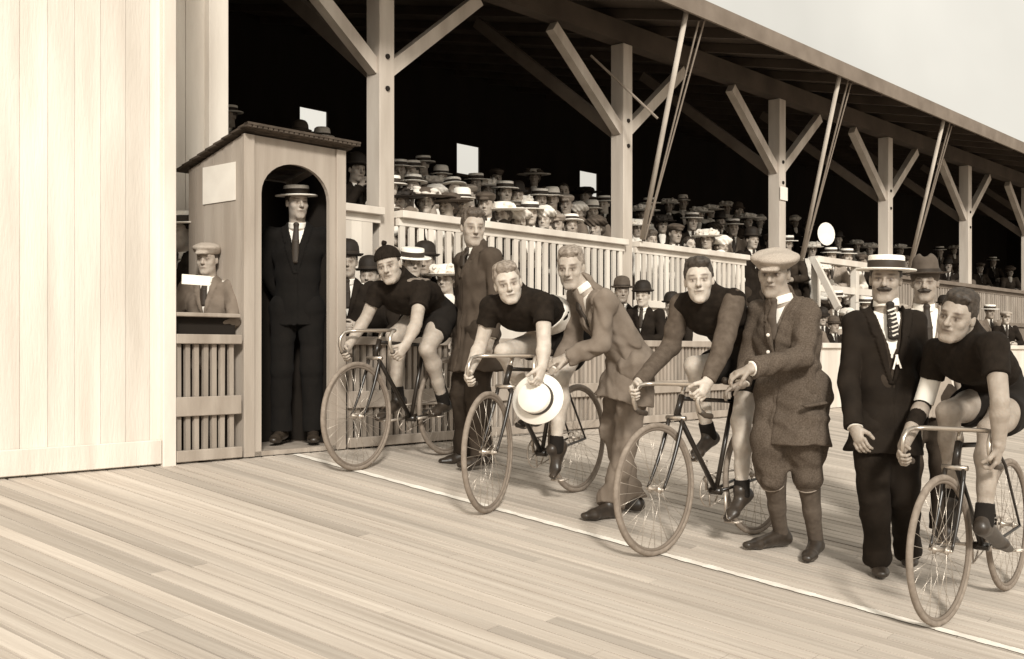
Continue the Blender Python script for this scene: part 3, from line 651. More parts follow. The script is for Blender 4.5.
# ------------------------------------------------------------------ hats, garments, people
CAM = A([0, 0, CZ])
def hframe(H, yaw=0, pitch=0, roll=0):
    f0 = nrm(CAM-H); r = nrm(np.cross([0, 0, 1.], f0)); u0 = np.cross(f0, r); y, p, q = map(math.radians, (yaw, pitch, roll))
    return frame(f0*math.cos(y)*math.cos(p)+r*math.sin(y)*math.cos(p)+u0*math.sin(p), u0*math.cos(q)+r*math.sin(q))
def lumps(ps, h, seed, amp=.012, fr=55):
    def c(p, d):
        rs = np.random.RandomState(seed); n = 0
        for _ in range(4): n = n+np.sin(p@(rs.normal(size=3)*fr)+rs.uniform(0, 6))
        return d+n*amp/3
    return solid(ps, h, cuts=[c])
def make_hat(kind, H, R, parent, base, S=1., tilt=0., m1=None, m2=None, h=.006):
    """tilt: degrees the hat leans back (negative: forward)"""
    t = math.radians(tilt); l, f, u = R; ua = u*math.cos(t)-f*math.sin(t); fa = np.cross(ua, l); fa = -fa if fa@f < 0 else fa
    g = lambda x, y, z: A(H)+S*(x*l+y*fa+z*ua)
    o_ = g(0, -.010, .052)
    def lat(prof, name, m, par, wx=.88, n=28): return MB().lathe([(r*S, q*S) for r, q in prof], o_, ua, n, wx, l).build(name, m, par, base, smooth=True)
    if kind in ('boater', 'widestraw'):
        br = .165 if kind == 'boater' else .19
        hat = lat([(.094, -.004), (.13, -.004), (br, -.003), (br+.002, .002), (br, .006), (.13, .006), (.102, .007), (.102, .012), (.1005, .07), (.096, .076), (.06, .079), (0, .080)], 'straw_hat', m1 or M['straw'], parent, .92, 36)
        lat([(.1035, .010), (.1042, .012), (.1030, .047), (.102, .049)], 'hat_band', m2 or M['ribbon'], hat, .92, 36); return hat
    if kind == 'panama':
        hat = lat([(.094, -.004), (.12, -.010), (.15, -.006), (.152, -.001), (.12, -.002), (.102, .008), (.101, .05), (.092, .085), (.07, .10), (.03, .096), (0, .09)], 'panama_hat', m1 or M['straw'], parent)
        lat([(.104, .008), (.1035, .03)], 'hat_band', m2 or M['ribbon'], hat); return hat
    if kind == 'bowler':
        hat = lat([(.09, -.006), (.118, -.008), (.136, .004), (.140, .013), (.136, .014), (.115, .003), (.101, .004), (.102, .03), (.099, .065), (.086, .095), (.062, .114), (.03, .123), (0, .125)], 'bowler_hat', m1 or M['felt'], parent)
        lat([(.1035, .006), (.1045, .008), (.1035, .028)], 'hat_band', m2 or M['ribbon'], hat); return hat
    if kind == 'fedora':
        ps = [cap(g(0, -.01, .055), g(0, -.01, .115), .088*S, .078*S, fa, 1.2, k=.02), ell(g(0, -.01, .185), A([.022, .08, .03])*S, np.stack([l, fa, ua]), .025, True),
              ell(g(.07, .085, .15), A([.03, .03, .04])*S, np.stack([l, fa, ua]), .02, True), ell(g(-.07, .085, .15), A([.03, .03, .04])*S, np.stack([l, fa, ua]), .02, True)]
        vs, fs = solid(ps, h); hat = link('felt_hat', vs, fs, m1 or M['feltb'], parent, base, True)
        b = lat([(.07, .006), (.12, .004), (.155, .010), (.158, .014), (.12, .010), (.10, .012)], 'brim', m1 or M['feltb'], hat, .92); lat([(.1035, .008), (.103, .036)], 'hat_band', m2 or M['ribbon'], hat, .86); return hat
    if kind == 'cap':
        ps = [ell(g(0, -.008, .074), A([.094, .115, .052])*S, np.stack([l, fa, ua]), .01), ell(g(0, .020, .092), A([.098, .108, .030])*S, np.stack([l, fa, ua]), .02),
              cap(g(-.03, .098, .050), g(.03, .098, .050), .012*S, .012*S, fa, 3.2, k=.012)]
        def fl(p, d): return np.maximum(d, -((p-g(0, 0, .040))@ua)-.05*np.clip((p-g(0, 0, .04))@fa/.1, 0, 1)*0)
        vs, fs = solid(ps, h, cuts=[fl], folds=.003, seed=3); hat = link('flat_cap', vs, fs, m1 or M['tweedl'], parent, base, True); return hat
    if kind == 'newsboy':
        Rm = np.stack([l, fa, ua]); ps = [ell(g(.006, -.012, .078), A([.112, .125, .045])*S, Rm, .02), ell(g(.010, .03, .090), A([.118, .112, .034])*S, Rm, .02), ell(g(0, -.01, .05), A([.084, .104, .035])*S, Rm, .02),
              cap(g(-.034, .100, .047), g(.034, .100, .047), .008*S, .008*S, fa, 4.2, k=.008)]
        vs, fs = solid(ps, h, folds=.005, seed=5); hat = link('flat_cap', vs, fs, m1 or M['tweedl'], parent, base, True)
        return hat
    if kind == 'bobble':
        Rm = np.stack([l, fa, ua]); ps = [ell(g(0, -.014, .052), A([.086, .104, .085])*S, Rm, .02)]
        def c(p, d):
            z = (p-g(0, .0, .0))@ua; a_ = (p-g(0, -.014, 0))@fa; x = np.arctan2((p-g(0, -.014, 0))@l, a_); return np.maximum(d+.0018*np.sin(x*36), (.044-z+.15*a_))
        vs, fs = solid(ps, .004, cuts=[c]); hat = link('knitted_cap', vs, fs, m1 or M['jersey'], parent, base, True)
        vs, fs = lumps([sph(g(0, -.02, .150), .020)], .004, 3, .004, 120); link('bobble', vs, fs, m1 or M['jersey'], hat, base, True); return hat
    if kind in ('wide', 'widedark', 'flower'):
        R_ = .26 if kind != 'flower' else .20
        hat = lat([(.09, .0), (.16, -.012), (R_, .004), (R_+.002, .010), (.16, -.002), (.115, .008), (.118, .05), (.10, .085), (0, .095)], 'wide_hat', m1 or M['cream'], parent, 1., 32)
        ps = [sph(g(.115*math.cos(q), .115*math.sin(q)-.01, .085+.02*math.sin(3*q)), .04, .03) for q in np.linspace(0, 6.28, 9)[:-1]]
        vs, fs = lumps(ps, .009, 5 if kind == 'wide' else 8, .016); link('trimming', vs, fs, m2 or M['cream'], hat, base, True); return hat
    if kind == 'bonnet':
        Rm = np.stack([l, fa, ua]); vs, fs = lumps([ell(g(0, -.01, .085), A([.135, .135, .075])*S, Rm, .02)], .009, 9, .014); return link('round_hat', vs, fs, m1 or M['cream'], parent, base, True)
def make_hair(H, R, parent, base, m, S=1., vol=0., long=False, h=.006):
    l, f, u = R; g = lambda x, y, z: A(H)+S*(x*l+y*f+z*u); Rm = R
    ps = [ell(g(0, -.014, .036), A([.081, .102, .087])*S, Rm, .02)]
    if vol: ps += [ell(g(.01, .052, .095), A([.060, .038, .024+vol])*S, Rm, .02), ell(g(0, -.02, .10), A([.07, .08, .03+vol])*S, Rm, .02)]
    if long: ps += [ell(g(0, -.055, .0), A([.10, .07, .085])*S, Rm, .03)]
    def c(p, d):
        q = (p-A(H))/S; x, y, z = q@l, q@f, q@u; st = np.sin(x*160+y*60+2*np.sin(y*40))*.0024+np.sin(y*150+z*90)*.0016
        if long: e_ = -.75*y+.66*z+.03
        else: e_ = np.minimum(-.9*y+.43*z+.031, z+.020+1.3*np.clip(-y-.0, 0, .1))-.010*np.exp(-((np.abs(x)-.046)/.014)**2)*(y > 0)+.0035*np.sin(x*95+1)+.002*np.sin(x*230)
        return np.maximum(d+st+.011*np.exp(-np.clip(e_, 0, 1)/.014), -e_)
    vs, fs = solid(ps, h, cuts=[c])
    return link('hair', vs, fs, m, parent, base, True) if len(vs) else None
def buttons(J, o, base, n, y0, dy, S=1., m='felt', off=.0):
    pass
def stache(H, R, parent, base, m, S=1., big=1., h=.004):
    g = lambda x, y, z: A(H)+S*(A([x, y, z])@R)
    ps = [cap(g(0, .099, -.043), g(s*.022*big, .094, -.047), .0085*big, .0075*big, k=.005) for s in (-1, 1)]+[cap(g(s*.022*big, .094, -.047), g(s*.034*big, .082, -.050+.004*big), .007*big, .003, k=.005) for s in (-1, 1)]
    vs, fs = solid(ps, h); return link('moustache', vs, fs, m, parent, base, True)
def body(J, label, skin='skin', S=1., h=.006, extra=(), brow=.22, slim=1., base=None, cat='person', group=None):
    D = body_prims(J, S, slim); arm = flatten(D, ['uaR', 'faR', 'uaL', 'faL'])+list(extra); hd = flatten(D, ['neck', 'head']); rest = flatten(D, [q for q in D if q[:2] not in ('ua', 'fa', 'ne', 'he')])
    lo, hi = bounds(arm+rest+hd, .01); f1 = Fld(lo, hi, h); eval_prims(f1, rest); f2 = Fld(lo, hi, h); eval_prims(f2, arm)
    merge(f1, f2, [J['SR'], J['SL']]); f2.d[:] = .2; eval_prims(f2, hd); merge(f1, f2, [J['N']], .10, .03, .002); vs, fs = surfnet(f1)
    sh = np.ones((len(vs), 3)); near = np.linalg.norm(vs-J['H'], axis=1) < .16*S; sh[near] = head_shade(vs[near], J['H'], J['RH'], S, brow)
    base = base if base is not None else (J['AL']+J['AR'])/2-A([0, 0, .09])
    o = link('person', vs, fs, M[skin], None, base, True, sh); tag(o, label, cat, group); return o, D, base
def gar(name, ps, m, par, base, inf=0., cuts=None, folds=.0, seed=1, h=.007, arms=None, ctrs=None):
    vs, fs = solid(ps, h, inf, cuts, folds, seed, arms, ctrs); return link(name, vs, fs, M[m] if isinstance(m, str) else m, par, base, True)
def tors(J, top=.1): 
    ch = (J['SL']+J['SR'])/2; return ch, nrm(J['SL']-J['SR'])
def suit(J, o, base, jm='suit', tm='suit', hem=.62, S=1., flare=.02, vlen=.34, vw=.055, shirt=True, vest=None, tie='ribbon', sleeves=(.060, .048), folds=.004, closed=False, breeches=False, seed=1, h=.007, cuffs=True, lap=True, hemp=None, trousers=True, wrist=.96):
    ch, side = tors(J); P_ = J['P']; up = nrm(ch-P_); fr = nrm(np.cross(side, up)); fr = fr if fr@J['fr'] > 0 else -fr
    waist = seg(P_, ch, .42)
    hp = hemp if hemp is not None else P_-A([0, 0, hem-.45])
    T = [cap(J['SR']-up*.01, J['SL']-up*.01, .058*S, k=.06), cap(ch-up*.03, ch-up*.13, .088*S, .112*S, side, 1.5, k=.04), cap(ch-up*.13, waist, .112*S, .108*S, side, 1.45, k=.05), cap(waist, P_, .106*S, .112*S, side, 1.42, k=.03),
         cap(P_, hp, .112*S, (.112+flare)*S, side, 1.42, k=.03, flat=True), cap(J['N']-up*.03, J['N']+up*.035, .075*S, .066*S, k=.03)]
    AR = []
    for q in 'RL':
        s_, e_, w_ = J['S'+q], J['E'+q], J['W'+q]; w2 = seg(e_, w_, wrist)
        AR += [cap(s_, e_, sleeves[0]*S, sleeves[0]*.88*S, k=.01), cap(e_, w2, sleeves[0]*.88*S, sleeves[1]*S, k=.015, flat=True)]
    O = seg(ch, P_, 0)-up*(vlen-.05)
    def vee(p, d, wid=vw, add=0.):
        q = p-O; t = q@up; s = q@side; f_ = q@fr; wd = wid*np.clip(t/vlen, 0, 1.3)+add
        return np.maximum(d, np.minimum(wd-np.abs(s), np.minimum(f_+.01, t)))
    def lapel(p, d):
        q = p-O; t = q@up; s = np.abs(q@side); f_ = q@fr; wd = vw*np.clip(t/vlen, 0, 1.3)
        m_ = (f_ > 0) & (t > -.01) & (t < vlen+.04) & (s < wd+.018+.05*np.clip(t/vlen, 0, 1)*(1.15-np.clip(t/vlen, 0, 1)*.45))
        d = d-np.where(m_, .010, 0)+np.where(m_ & (np.abs(t-vlen*.62) < .006) & (s > wd+.035), .010, 0)
        op = (f_ > 0) & (t <= 0) & (np.abs(q@side-.012) < .005); return d+np.where(op, .006, 0)
    if closed: cuts = [lapel] if closed == 'lapel' else []
    else: cuts = [lapel, vee] if lap else [vee]
    J_ = gar('jacket', T, jm, o, base, 0, cuts, folds, seed, h, AR, [J['SR'], J['SL']])
    if not closed:
        TI_ = [cap(J['SR'], J['SL'], .052*S, k=.04), cap(ch-up*.03, ch-up*.13, .078*S, .102*S, side, 1.45, k=.04), cap(ch-up*.13, waist, .102*S, .098*S, side, 1.42, k=.05)]
        gar('shirt', TI_, 'white', o, base, 0, None, .001, 2, h)
        if vest:
            def v2(p, d):
                q = p-(O+up*.12); t = q@up; s = q@side; f_ = q@fr; return np.maximum(np.maximum(d, np.minimum(.055*np.clip(t/.2, 0, 1.4)-np.abs(s), np.minimum(f_+.01, t))), -((p-O)@up)-.05)
            gar('waistcoat', TI_+[cap(waist, P_, .098*S, .105*S, side, 1.4, k=.04)], vest, o, base, .003, [v2], .0, 3, h)
    nu = nrm(J['H']-J['N'])
    if shirt and not closed or shirt == 'collar':
        def cc(p, d): q = p-(J['N']+nu*.0); return np.maximum(d, -(.056*S-np.linalg.norm(q-np.outer(q@nu, nu), axis=1)))
        gar('collar', [cap(J['N']-nu*.008+fr*.004, J['N']+nu*.036+fr*.004, .068*S, .064*S, k=.0, flat=True, flat0=True)], 'white', o, base, 0, None, 0, 1, .005)
        if tie:
            a_ = J['N']+fr*.070*S+nu*.012; b_ = O+up*.08+fr*.112*S; m_ = seg(a_, b_, .45)+fr*.020
            gar('tie', [cap(a_, a_-up*.02, .017, .013, side, 1.3, k=.004), cap(a_-up*.02, m_, .010, .014, side, 1.8, k=.004), cap(m_, b_, .014, .016, side, 1.8, k=.004)], tie, o, base, 0, None, 0, 1, .004)
    if cuffs:
        for q in 'RL': gar('cuff', [cap(seg(J['E'+q], J['W'+q], wrist-.06), seg(J['E'+q], J['W'+q], wrist+.03), .041*S, .040*S, k=.0, flat=True)], 'white', o, base, 0, None, 0, 1, .006)
    if trousers: make_trousers(J, o, base, tm, S, breeches, folds, seed, h)
    for q in 'RL': pass
    return J_
def make_trousers(J, o, base, tm, S, breeches, folds, seed, h):
    B_ = [cap(J['HR'], J['HL'], .10*S, k=.05)]; socks = []
    for q in 'RL':
        h_, k_, a_ = J['H'+q], J['K'+q], J['A'+q]
        if breeches:
            B_ += [cap(h_, seg(h_, k_, .7), .10*S, .098*S, k=.04), cap(seg(h_, k_, .7), seg(k_, a_, .16), .098*S, .074*S, k=.04)]
            socks += [p for p in body_prims(J, S*1.04)['sh'+q]][1:]
            socks += [cap(seg(k_, a_, .17), seg(k_, a_, .24), .066*S, .063*S, k=.004)]
        else:
            B_ += [cap(h_, k_, .095*S, .076*S, k=.05), cap(k_, seg(k_, a_, .97), .076*S, .066*S, k=.03, flat=True), cap(seg(k_, a_, .82), seg(k_, a_, 1.0), .066*S, .070*S, nrm(J['T'+q]-a_), 1.15, k=.02, flat=True)]
    gar('breeches' if breeches else 'trousers', B_, tm, o, base, 0, None, folds*1.2, seed+7, h)
    if socks: gar('socks', socks, 'sock', o, base, .005, None, 0, 1, h)
def shoes(J, o, base, m='shoe', S=1., h=.006):
    for q in 'RL':
        ps = shoe_prims(J['A'+q], J['T'+q], S); d = nrm(J['T'+q]-J['A'+q]+A([0, 0, .04]))
        gar('shoe', ps, m, o, base, .004, None, 0, 1, h)
def stand_joints(pos, face, k=1., arms='down', S=None, headyaw=0, hpitch=0):
    """generic standing skeleton; pos = ground point, face = horizontal facing direction"""
    f = nrm(A([face[0], face[1], 0])); u = A([0, 0, 1.]); l = np.cross(u, f); g = lambda x, y, z: A(pos)+k*(l*x+f*y+u*z)
    J = dict(H=g(0, .025, 1.605), N=g(0, -.005, 1.445), P=g(0, 0, .93), fr=f)
    y = math.radians(headyaw); hf = f*math.cos(y)-l*math.sin(y); hp = math.radians(hpitch); J['RH'] = frame(hf*math.cos(hp)+u*math.sin(hp))
    for q, s in (('R', -1), ('L', 1)):
        J['S'+q] = g(s*.180, -.01, 1.395); J['H'+q] = g(s*.09, 0, .90); J['K'+q] = g(s*.10, .02, .49); J['A'+q] = g(s*.105, -.01, .088); J['T'+q] = g(s*.135, .19, .028)
        a_ = arms[0 if q == 'R' else 1] if isinstance(arms, tuple) else arms
        if a_ == 'down': J['E'+q] = g(s*.235, -.03, 1.12); J['W'+q] = g(s*.235, .03, .86)
        elif a_ == 'in': J['E'+q] = g(s*.205, -.04, 1.12); J['W'+q] = g(s*.16, .10, .90)
        elif a_ == 'back': J['E'+q] = g(s*.215, -.07, 1.14); J['W'+q] = g(s*.10, -.13, .93)
        elif a_ == 'rest': J['E'+q] = g(s*.25, .12, 1.13); J['W'+q] = g(s*.07, .32, 1.10)
        elif a_ == 'mouth': J['E'+q] = g(s*.22, .16, 1.17); J['W'+q] = g(s*.07, .20, 1.42)
        elif a_ == 'front': J['E'+q] = g(s*.23, .04, 1.13); J['W'+q] = g(s*.10, .24, 1.02)
    return J
def add_hands(J, curl=.5, S=1., which='RL', pal=None):
    ps = []
    for q in which:
        d = nrm(J['W'+q]-J['E'+q]); f = J['fr']; side = nrm(J['SL']-J['SR'])*(1 if q == 'R' else -1)
        pl = side; th = f if abs(d@f) < .7 else A([0, 0, 1.])
        ps += hand_prims(J['W'+q], d, pl if abs(d@side) < .8 else -f, th, curl, S)
    return ps
def bones(nm, J):
    L = lambda a, b: round(float(np.linalg.norm(J[a]-J[b])), 2)
    print(nm, 'sh', L('SL', 'SR'), 'ua', L('SR', 'ER'), L('SL', 'EL'), 'fa', L('ER', 'WR'), L('EL', 'WL'), 'torso', round(float(np.linalg.norm((J['SL']+J['SR'])/2-J['P'])), 2), 'th', L('HR', 'KR'), L('HL', 'KL'), 'sh', L('KR', 'AR'), L('KL', 'AL'), 'neck', L('N', 'H'))
# ------------------------------------------------------------------ the four riders
def rider(B, label, px, head, skin='skin', sleeves=.5, jm='jersey', sm=None, S=1., hair=None, hipz=1.02, hipx=.11, grips=(7, 7), hand_up=.0, collar=.5, fv=(0, 0, 0)):
    """px: elbows/shoulders/knees/ankles in picture coordinates with their offset across the bicycle"""
    J = {}
    for k_, (x, y, lat) in px.items(): J[k_] = B.J(x, y, lat)
    J['P'] = B.w(hipx, 0, hipz); J['HR'] = B.w(hipx+.04, -.085, hipz-.02); J['HL'] = B.w(hipx+.04, .085, hipz-.02)
    ex = []
    for q, s, gi in (('R', -1, grips[0]), ('L', 1, grips[1])):
        G = B.bars[q][gi]; e_ = J['E'+q]; dr = nrm(G-e_); W_ = G-dr*.078+B.l*s*.022+B.u*hand_up; J['W'+q] = W_
        ex += hand_prims(W_, nrm(G+B.l*s*.022-W_), -B.l*s-B.u*.2, B.a*.6+B.u*.5, 1.25, S)
        if 'T'+q not in J:
            pc = B.ped[q]; J['T'+q] = pc+B.a*.085+B.u*.01
    J['RH'] = hframe(J['H'], *head); ch = (J['SL']+J['SR'])/2; J['fr'] = nrm(B.a-B.u*.6); J['arch'] = (B.u*.05-B.a*.03); J['fv'] = fv
    bones(label[:24], J); print('   hips', proj(J['P']), 'pos', B.loc(J['H']), B.loc(J['N']), B.loc(J['SL']), 'K', B.loc(J['KR']), B.loc(J['KL']), 'A', B.loc(J['AR']), B.loc(J['AL']))
    o, D, base = body(J, label, skin, S, .0046, ex, base=B.base+B.a*.4, group='track cyclists on the start line')
    tor = D['torso']; shl = []
    for q in 'RL':
        if sleeves < 1: shl += [cap(J['S'+q], seg(J['S'+q], J['E'+q], sleeves), .055*S, .052*S, k=.03, flat=True)]
    neck = [cap(J['N']-nrm(J['H']-J['N'])*.02, seg(J['N'], J['H'], collar), (.066 if collar < .55 else .076)*S, (.063 if collar < .55 else .068)*S, k=.03, flat=True)]
    gar('jersey', tor+neck, jm, o, base, .007, None, .004, 2, .006, shl or None, [J['SR'], J['SL']])
    if sleeves >= 1:
        for q in 'RL': gar('sleeve', [cap(J['S'+q], J['E'+q], .062*S, .052*S, k=.02), cap(J['E'+q], seg(J['E'+q], J['W'+q], .96), .052*S, .038*S, k=.02, flat=True)], sm or jm, o, base, 0, None, .0035, 4)
    sh = [D['torso'][0], D['torso'][-1]]
    for q in 'RL': sh += [cap(J['H'+q], seg(J['H'+q], J['K'+q], .4), .084*S, .080*S, k=.04), cap(seg(J['H'+q], J['K'+q], .4), seg(J['H'+q], J['K'+q], .56), .082*S, .078*S, k=.03, flat=True)]
    def cutup(p, d): q = nrm(ch-J['P']); return np.maximum(d, (p-seg(J['P'], ch, .40))@q)
    gar('shorts', sh, 'shorts', o, base, .011, [cutup], .003, 6)
    for q in 'RL': gar('sock', [cap(seg(J['K'+q], J['A'+q], .80), J['A'+q], .042*S, .044*S, k=.01, flat0=True)], 'shorts', o, base, .0, None, .002, 6)
    shoes(J, o, base, 'shoe', S*.90)
    if hair: make_hair(J['H'], J['RH'], o, base, M[hair[0]], S, hair[1])
    return o, J, D, base
o1, J1, D1, b1 = rider(B1, 'rider in a knitted bobble cap and dark short-sleeved jersey, nearest the sentry box',
    dict(H=(389, 266, 0), N=(404, 284, 0), SR=(378, 291, -.17), SL=(421, 291, .17), ER=(366, 318, -.24), EL=(416, 324, .25), KR=(394, 336, -.11), KL=(427, 349, .13), AR=(398, 399, -.11), AL=(444, 403, .11)), (-14, -6, -14), 'skin', .52, S=1.02, grips=(8, 8), collar=.62, fv=(.004, .003, 0))
make_hair(J1['H'], J1['RH'], o1, b1, M['hair'], 1.0)
make_hat('bobble', J1['H'], J1['RH'], o1, b1, 1.04)
ch = (J1['SL']+J1['SR'])/2
ch = (J1['SL']+J1['SR'])/2; up1 = nrm(ch-J1['P']); bn = nrm(B1.u-up1*(B1.u@up1))
def panel1(p, d): q = p-ch; return np.maximum(d, np.maximum(np.maximum(-(q@bn)+.035, np.abs(q@B1.l)-.135+.3*np.abs(q@up1)), np.maximum(-(q@up1)-.24, (q@up1)-.05)))
gar('shoulder_panel', D1['torso'], 'jgrey', o1, b1, .0125, [panel1], .002)
o2, J2, D2_, b2 = rider(B2, 'bare-headed fair-haired rider in a black short-sleeved jersey with a white waist band',
    dict(H=(508, 284, 0), N=(521, 298, 0), SR=(491, 307, -.18), SL=(543, 303, .18), ER=(481, 344, -.25), EL=(544, 345, .25), KR=(504, 352, -.10), KL=(560, 378, .14), AR=(534, 416, -.11), AL=(556, 450, .12)), (3, -4, -12), 'skin3', .50, S=1.02, hair=('hairf', .008), fv=(.002, -.002, -.003))
ch2 = (J2['SL']+J2['SR'])/2; mid2 = (ch2+J2['P'])/2+J2['arch']
up2 = nrm(ch2-J2['P'])
def slice2(p, d): t = (p-J2['P'])@up2; return np.maximum(d, np.maximum(.23-t, t-.35))
gar('waist_band', D2_['torso'], 'white', o2, b2, .0125, [slice2], .002)
o3, J3, D3, b3 = rider(B3, 'dark-haired rider in a long-sleeved dark jersey, held up by the man in the flat cap',
    dict(H=(699, 281, 0), N=(708, 297, 0), SR=(681, 304, -.18), SL=(734, 300, .18), ER=(671, 346, -.25), EL=(722, 348, .24), KR=(694, 366, -.11), KL=(741, 421, .12), AR=(709, 436, -.11), AL=(742, 494, .12)), (-2, 2, -4), 'skin3', 1.0, 'jersey', 'jersey2', S=1.02, grips=(5, 5), collar=.62, fv=(-.004, .002, .006), hair=('hair', .008))
o4, J4, D4, b4 = rider(B4, 'dark-haired rider with a white armband at the right edge, half turned with head tilted',
    dict(H=(957, 317, 0), N=(969, 336, 0), SR=(938, 352, -.18), SL=(994, 346, .18), ER=(926, 398, -.25), EL=(1000, 402, .25), KR=(948, 412, -.10), KL=(990, 430, .12), AR=(953, 505, -.11), AL=(984, 522, .12)), (-22, -4, 16), 'skin2', .55, S=1.03, hair=('hair', .007), fv=(.005, .004, .002))
gar('armband', [cap(seg(J4['SR'], J4['ER'], .56), seg(J4['ER'], J4['WR'], .12), .050, .050, k=0, flat=True, flat0=True)], 'white', o4, b4)
gar('arm_warmer', [cap(seg(J4['ER'], J4['WR'], .13), seg(J4['ER'], J4['WR'], .62), .045, .040, k=0, flat=True, flat0=True)], 'jersey', o4, b4)
# ------------------------------------------------------------------ standing men on the track
def onground(px, py, h):
    a = (px-512)/FL; return P(px, py, (CZ-h)/((py-YH)/FL-.141*(V[0]*a+V[1])))
def feet(J, d):
    for k_, (x, y) in d.items():
        J[k_] = onground(x, y, .085 if k_[0] == 'A' else .028)
    print('  feet z', [round(float(J[k_][1]), 2) for k_ in d])
def pxj(z0, S, d):
    return {k_: P(v[0], v[1], z0+(v[2] if len(v) > 2 else 0)) for k_, v in d.items()}
# the man in the grey suit bending to hold the second rider, straw hat in his hand
J = pxj(6.86, 1, dict(H=(571, 268), N=(586, 289), SR=(577, 296, .17), SL=(605, 300, -.14), ER=(573, 340, .18), EL=(601, 345, -.22), WR=(553, 372, .08), WL=(566, 358, -.20),
    P=(633, 362), HR=(625, 363, .10), HL=(637, 366, -.08), KR=(614, 434, .14), KL=(628, 436, -.06), AR=(632, 500, .16), AL=(611, 501, -.02), TR=(603, 506, .22), TL=(583, 515, -.06)))
feet(J, dict(AR=(632, 499), AL=(611, 505), TR=(601, 504), TL=(582, 517)))
J['fv'] = (.003, .003, .004); J['RH'] = hframe(J['H'], -14, -8, -3); J['fr'] = A([-.9, -.35, -.25])
bones('holder', J)
hn = hand_prims(J['WL'], nrm(P(548, 363, 6.68)-J['WL']), A([-.1, .5, -.9]), A([0, -.7, .5]), .7, 1.)+hand_prims(J['WR'], nrm(P(540, 378, 6.9)-J['WR']), A([0, -.2, -1.]), A([0, -.8, .2]), .8, 1.)
o, D, b = body(J, 'fair-haired man in a grey suit bending to hold the second rider and a straw hat', 'skin', 1.03, .0046, hn, slim=.8)
suit(J, o, b, 'grey', 'grey', S=1.0, hemp=P(624, 400, 6.86), flare=.045, vlen=.26, vw=.05, vest='grey', tie='ribbon', folds=.010, seed=4, wrist=.93)
make_hair(J['H'], J['RH'], o, b, M['hairf'], 1.03, .004); shoes(J, o, b, 'shoe')
# hat in his hand
hc = P(538, 399, 6.62); ha = nrm(A([-.45, -.95, .22])); hr = MB()
hat = hr.lathe([(.094, 0), (.162, .0), (.164, .004), (.162, .008), (.104, .009), (.102, .012), (.100, .072), (.094, .078), (0, .080)], hc, ha, 36, .93, [0, 0, 1]).build('straw_hat', M['white'], base=hc, smooth=True)
tag(hat, 'pale straw hat with dark band held against the second bicycle by the bending man', 'hat')
MB().lathe([(.1045, .011), (.1052, .013), (.1035, .046), (.1025, .048)], hc, ha, 36, .93, [0, 0, 1]).build('hat_band', M['ribbon'], hat, hc, smooth=True)
# the man in the flat cap and tweed jacket
J = pxj(6.16, 1, dict(H=(774, 274), N=(782, 302), SR=(760, 311, .12), SL=(807, 312, -.10), ER=(752, 352, .14), EL=(803, 357, -.22), WR=(742, 384, .05), WL=(750, 369, -.36),
    P=(793, 386), HR=(777, 389, .05), HL=(809, 390, -.05), KR=(769, 462, .00), KL=(805, 462, -.04), AR=(780, 531, .02), AL=(816, 539, .0), TR=(742, 546, -.06), TL=(804, 559, -.15)))
feet(J, dict(AR=(781, 533), AL=(816, 541), TR=(744, 546), TL=(806, 560)))
J['fv'] = (-.003, .004, .005); J['RH'] = hframe(J['H'], -12, -5, 3); J['fr'] = A([-.45, -.89, 0])
bones('capman', J)
hn = hand_prims(J['WL'], nrm(P(727, 377, 5.82)-J['WL']), A([-.2, .3, -.9]), A([0, -.7, .6]), .8, 1.)+hand_prims(J['WR'], nrm(P(722, 392, 6.2)-J['WR']), A([0, -.2, -1.]), A([0, -.8, .2]), .8, 1.)
o, D, b = body(J, 'man in a pale flat cap, tweed jacket and knee breeches holding the third rider', 'skin2', 1.04, .0046, hn, slim=.8)
suit(J, o, b, 'tweed', 'tweed', S=1.03, hemp=P(793, 445, 6.13), flare=.035, vlen=.27, vw=.045, vest='grey', tie='feltb', folds=.010, seed=9, breeches=True, wrist=.95)
make_hat('newsboy', J['H'], J['RH'], o, b, 1.06, -6, M['tweedl']); make_hair(J['H'], J['RH'], o, b, M['hair'], 1.02, 0); shoes(J, o, b, 'shoe', .97)
Jc = J
m_ = MB()
for (x_, y_, z_) in ((768, 335, 5.99), (768, 352, 5.96), (769, 372, 5.96)):
    m_.lathe([(0, .004), (.009, .004), (.010, 0), (0, -.002)], P(x_, y_, z_), nrm(A([-.3, -1, .1])), 12)
m_.build('buttons', M['cream'], o, b, smooth=True)
for q in 'RL': gar('sock_top', [cap(seg(J['K'+q], J['A'+q], .20), seg(J['K'+q], J['A'+q], .25), .069, .067, k=.004, flat=True, flat0=True), cap(seg(J['K'+q], J['A'+q], .28), seg(J['K'+q], J['A'+q], .30), .068, .067, k=.004, flat=True, flat0=True)], 'lgrey', o, b, 0, None, 0, 1, .005)
gar('pocket_flap', [cap(P(806, 406, 5.93), P(824, 403, 5.98), .020, .020, A([0, 0, 1.]), .5, k=0)], 'tweed', o, b, 0, None, .001, 3, .005)
for (x, y, z) in ((767, 334, 5.92), (769, 352, 5.90)): pass
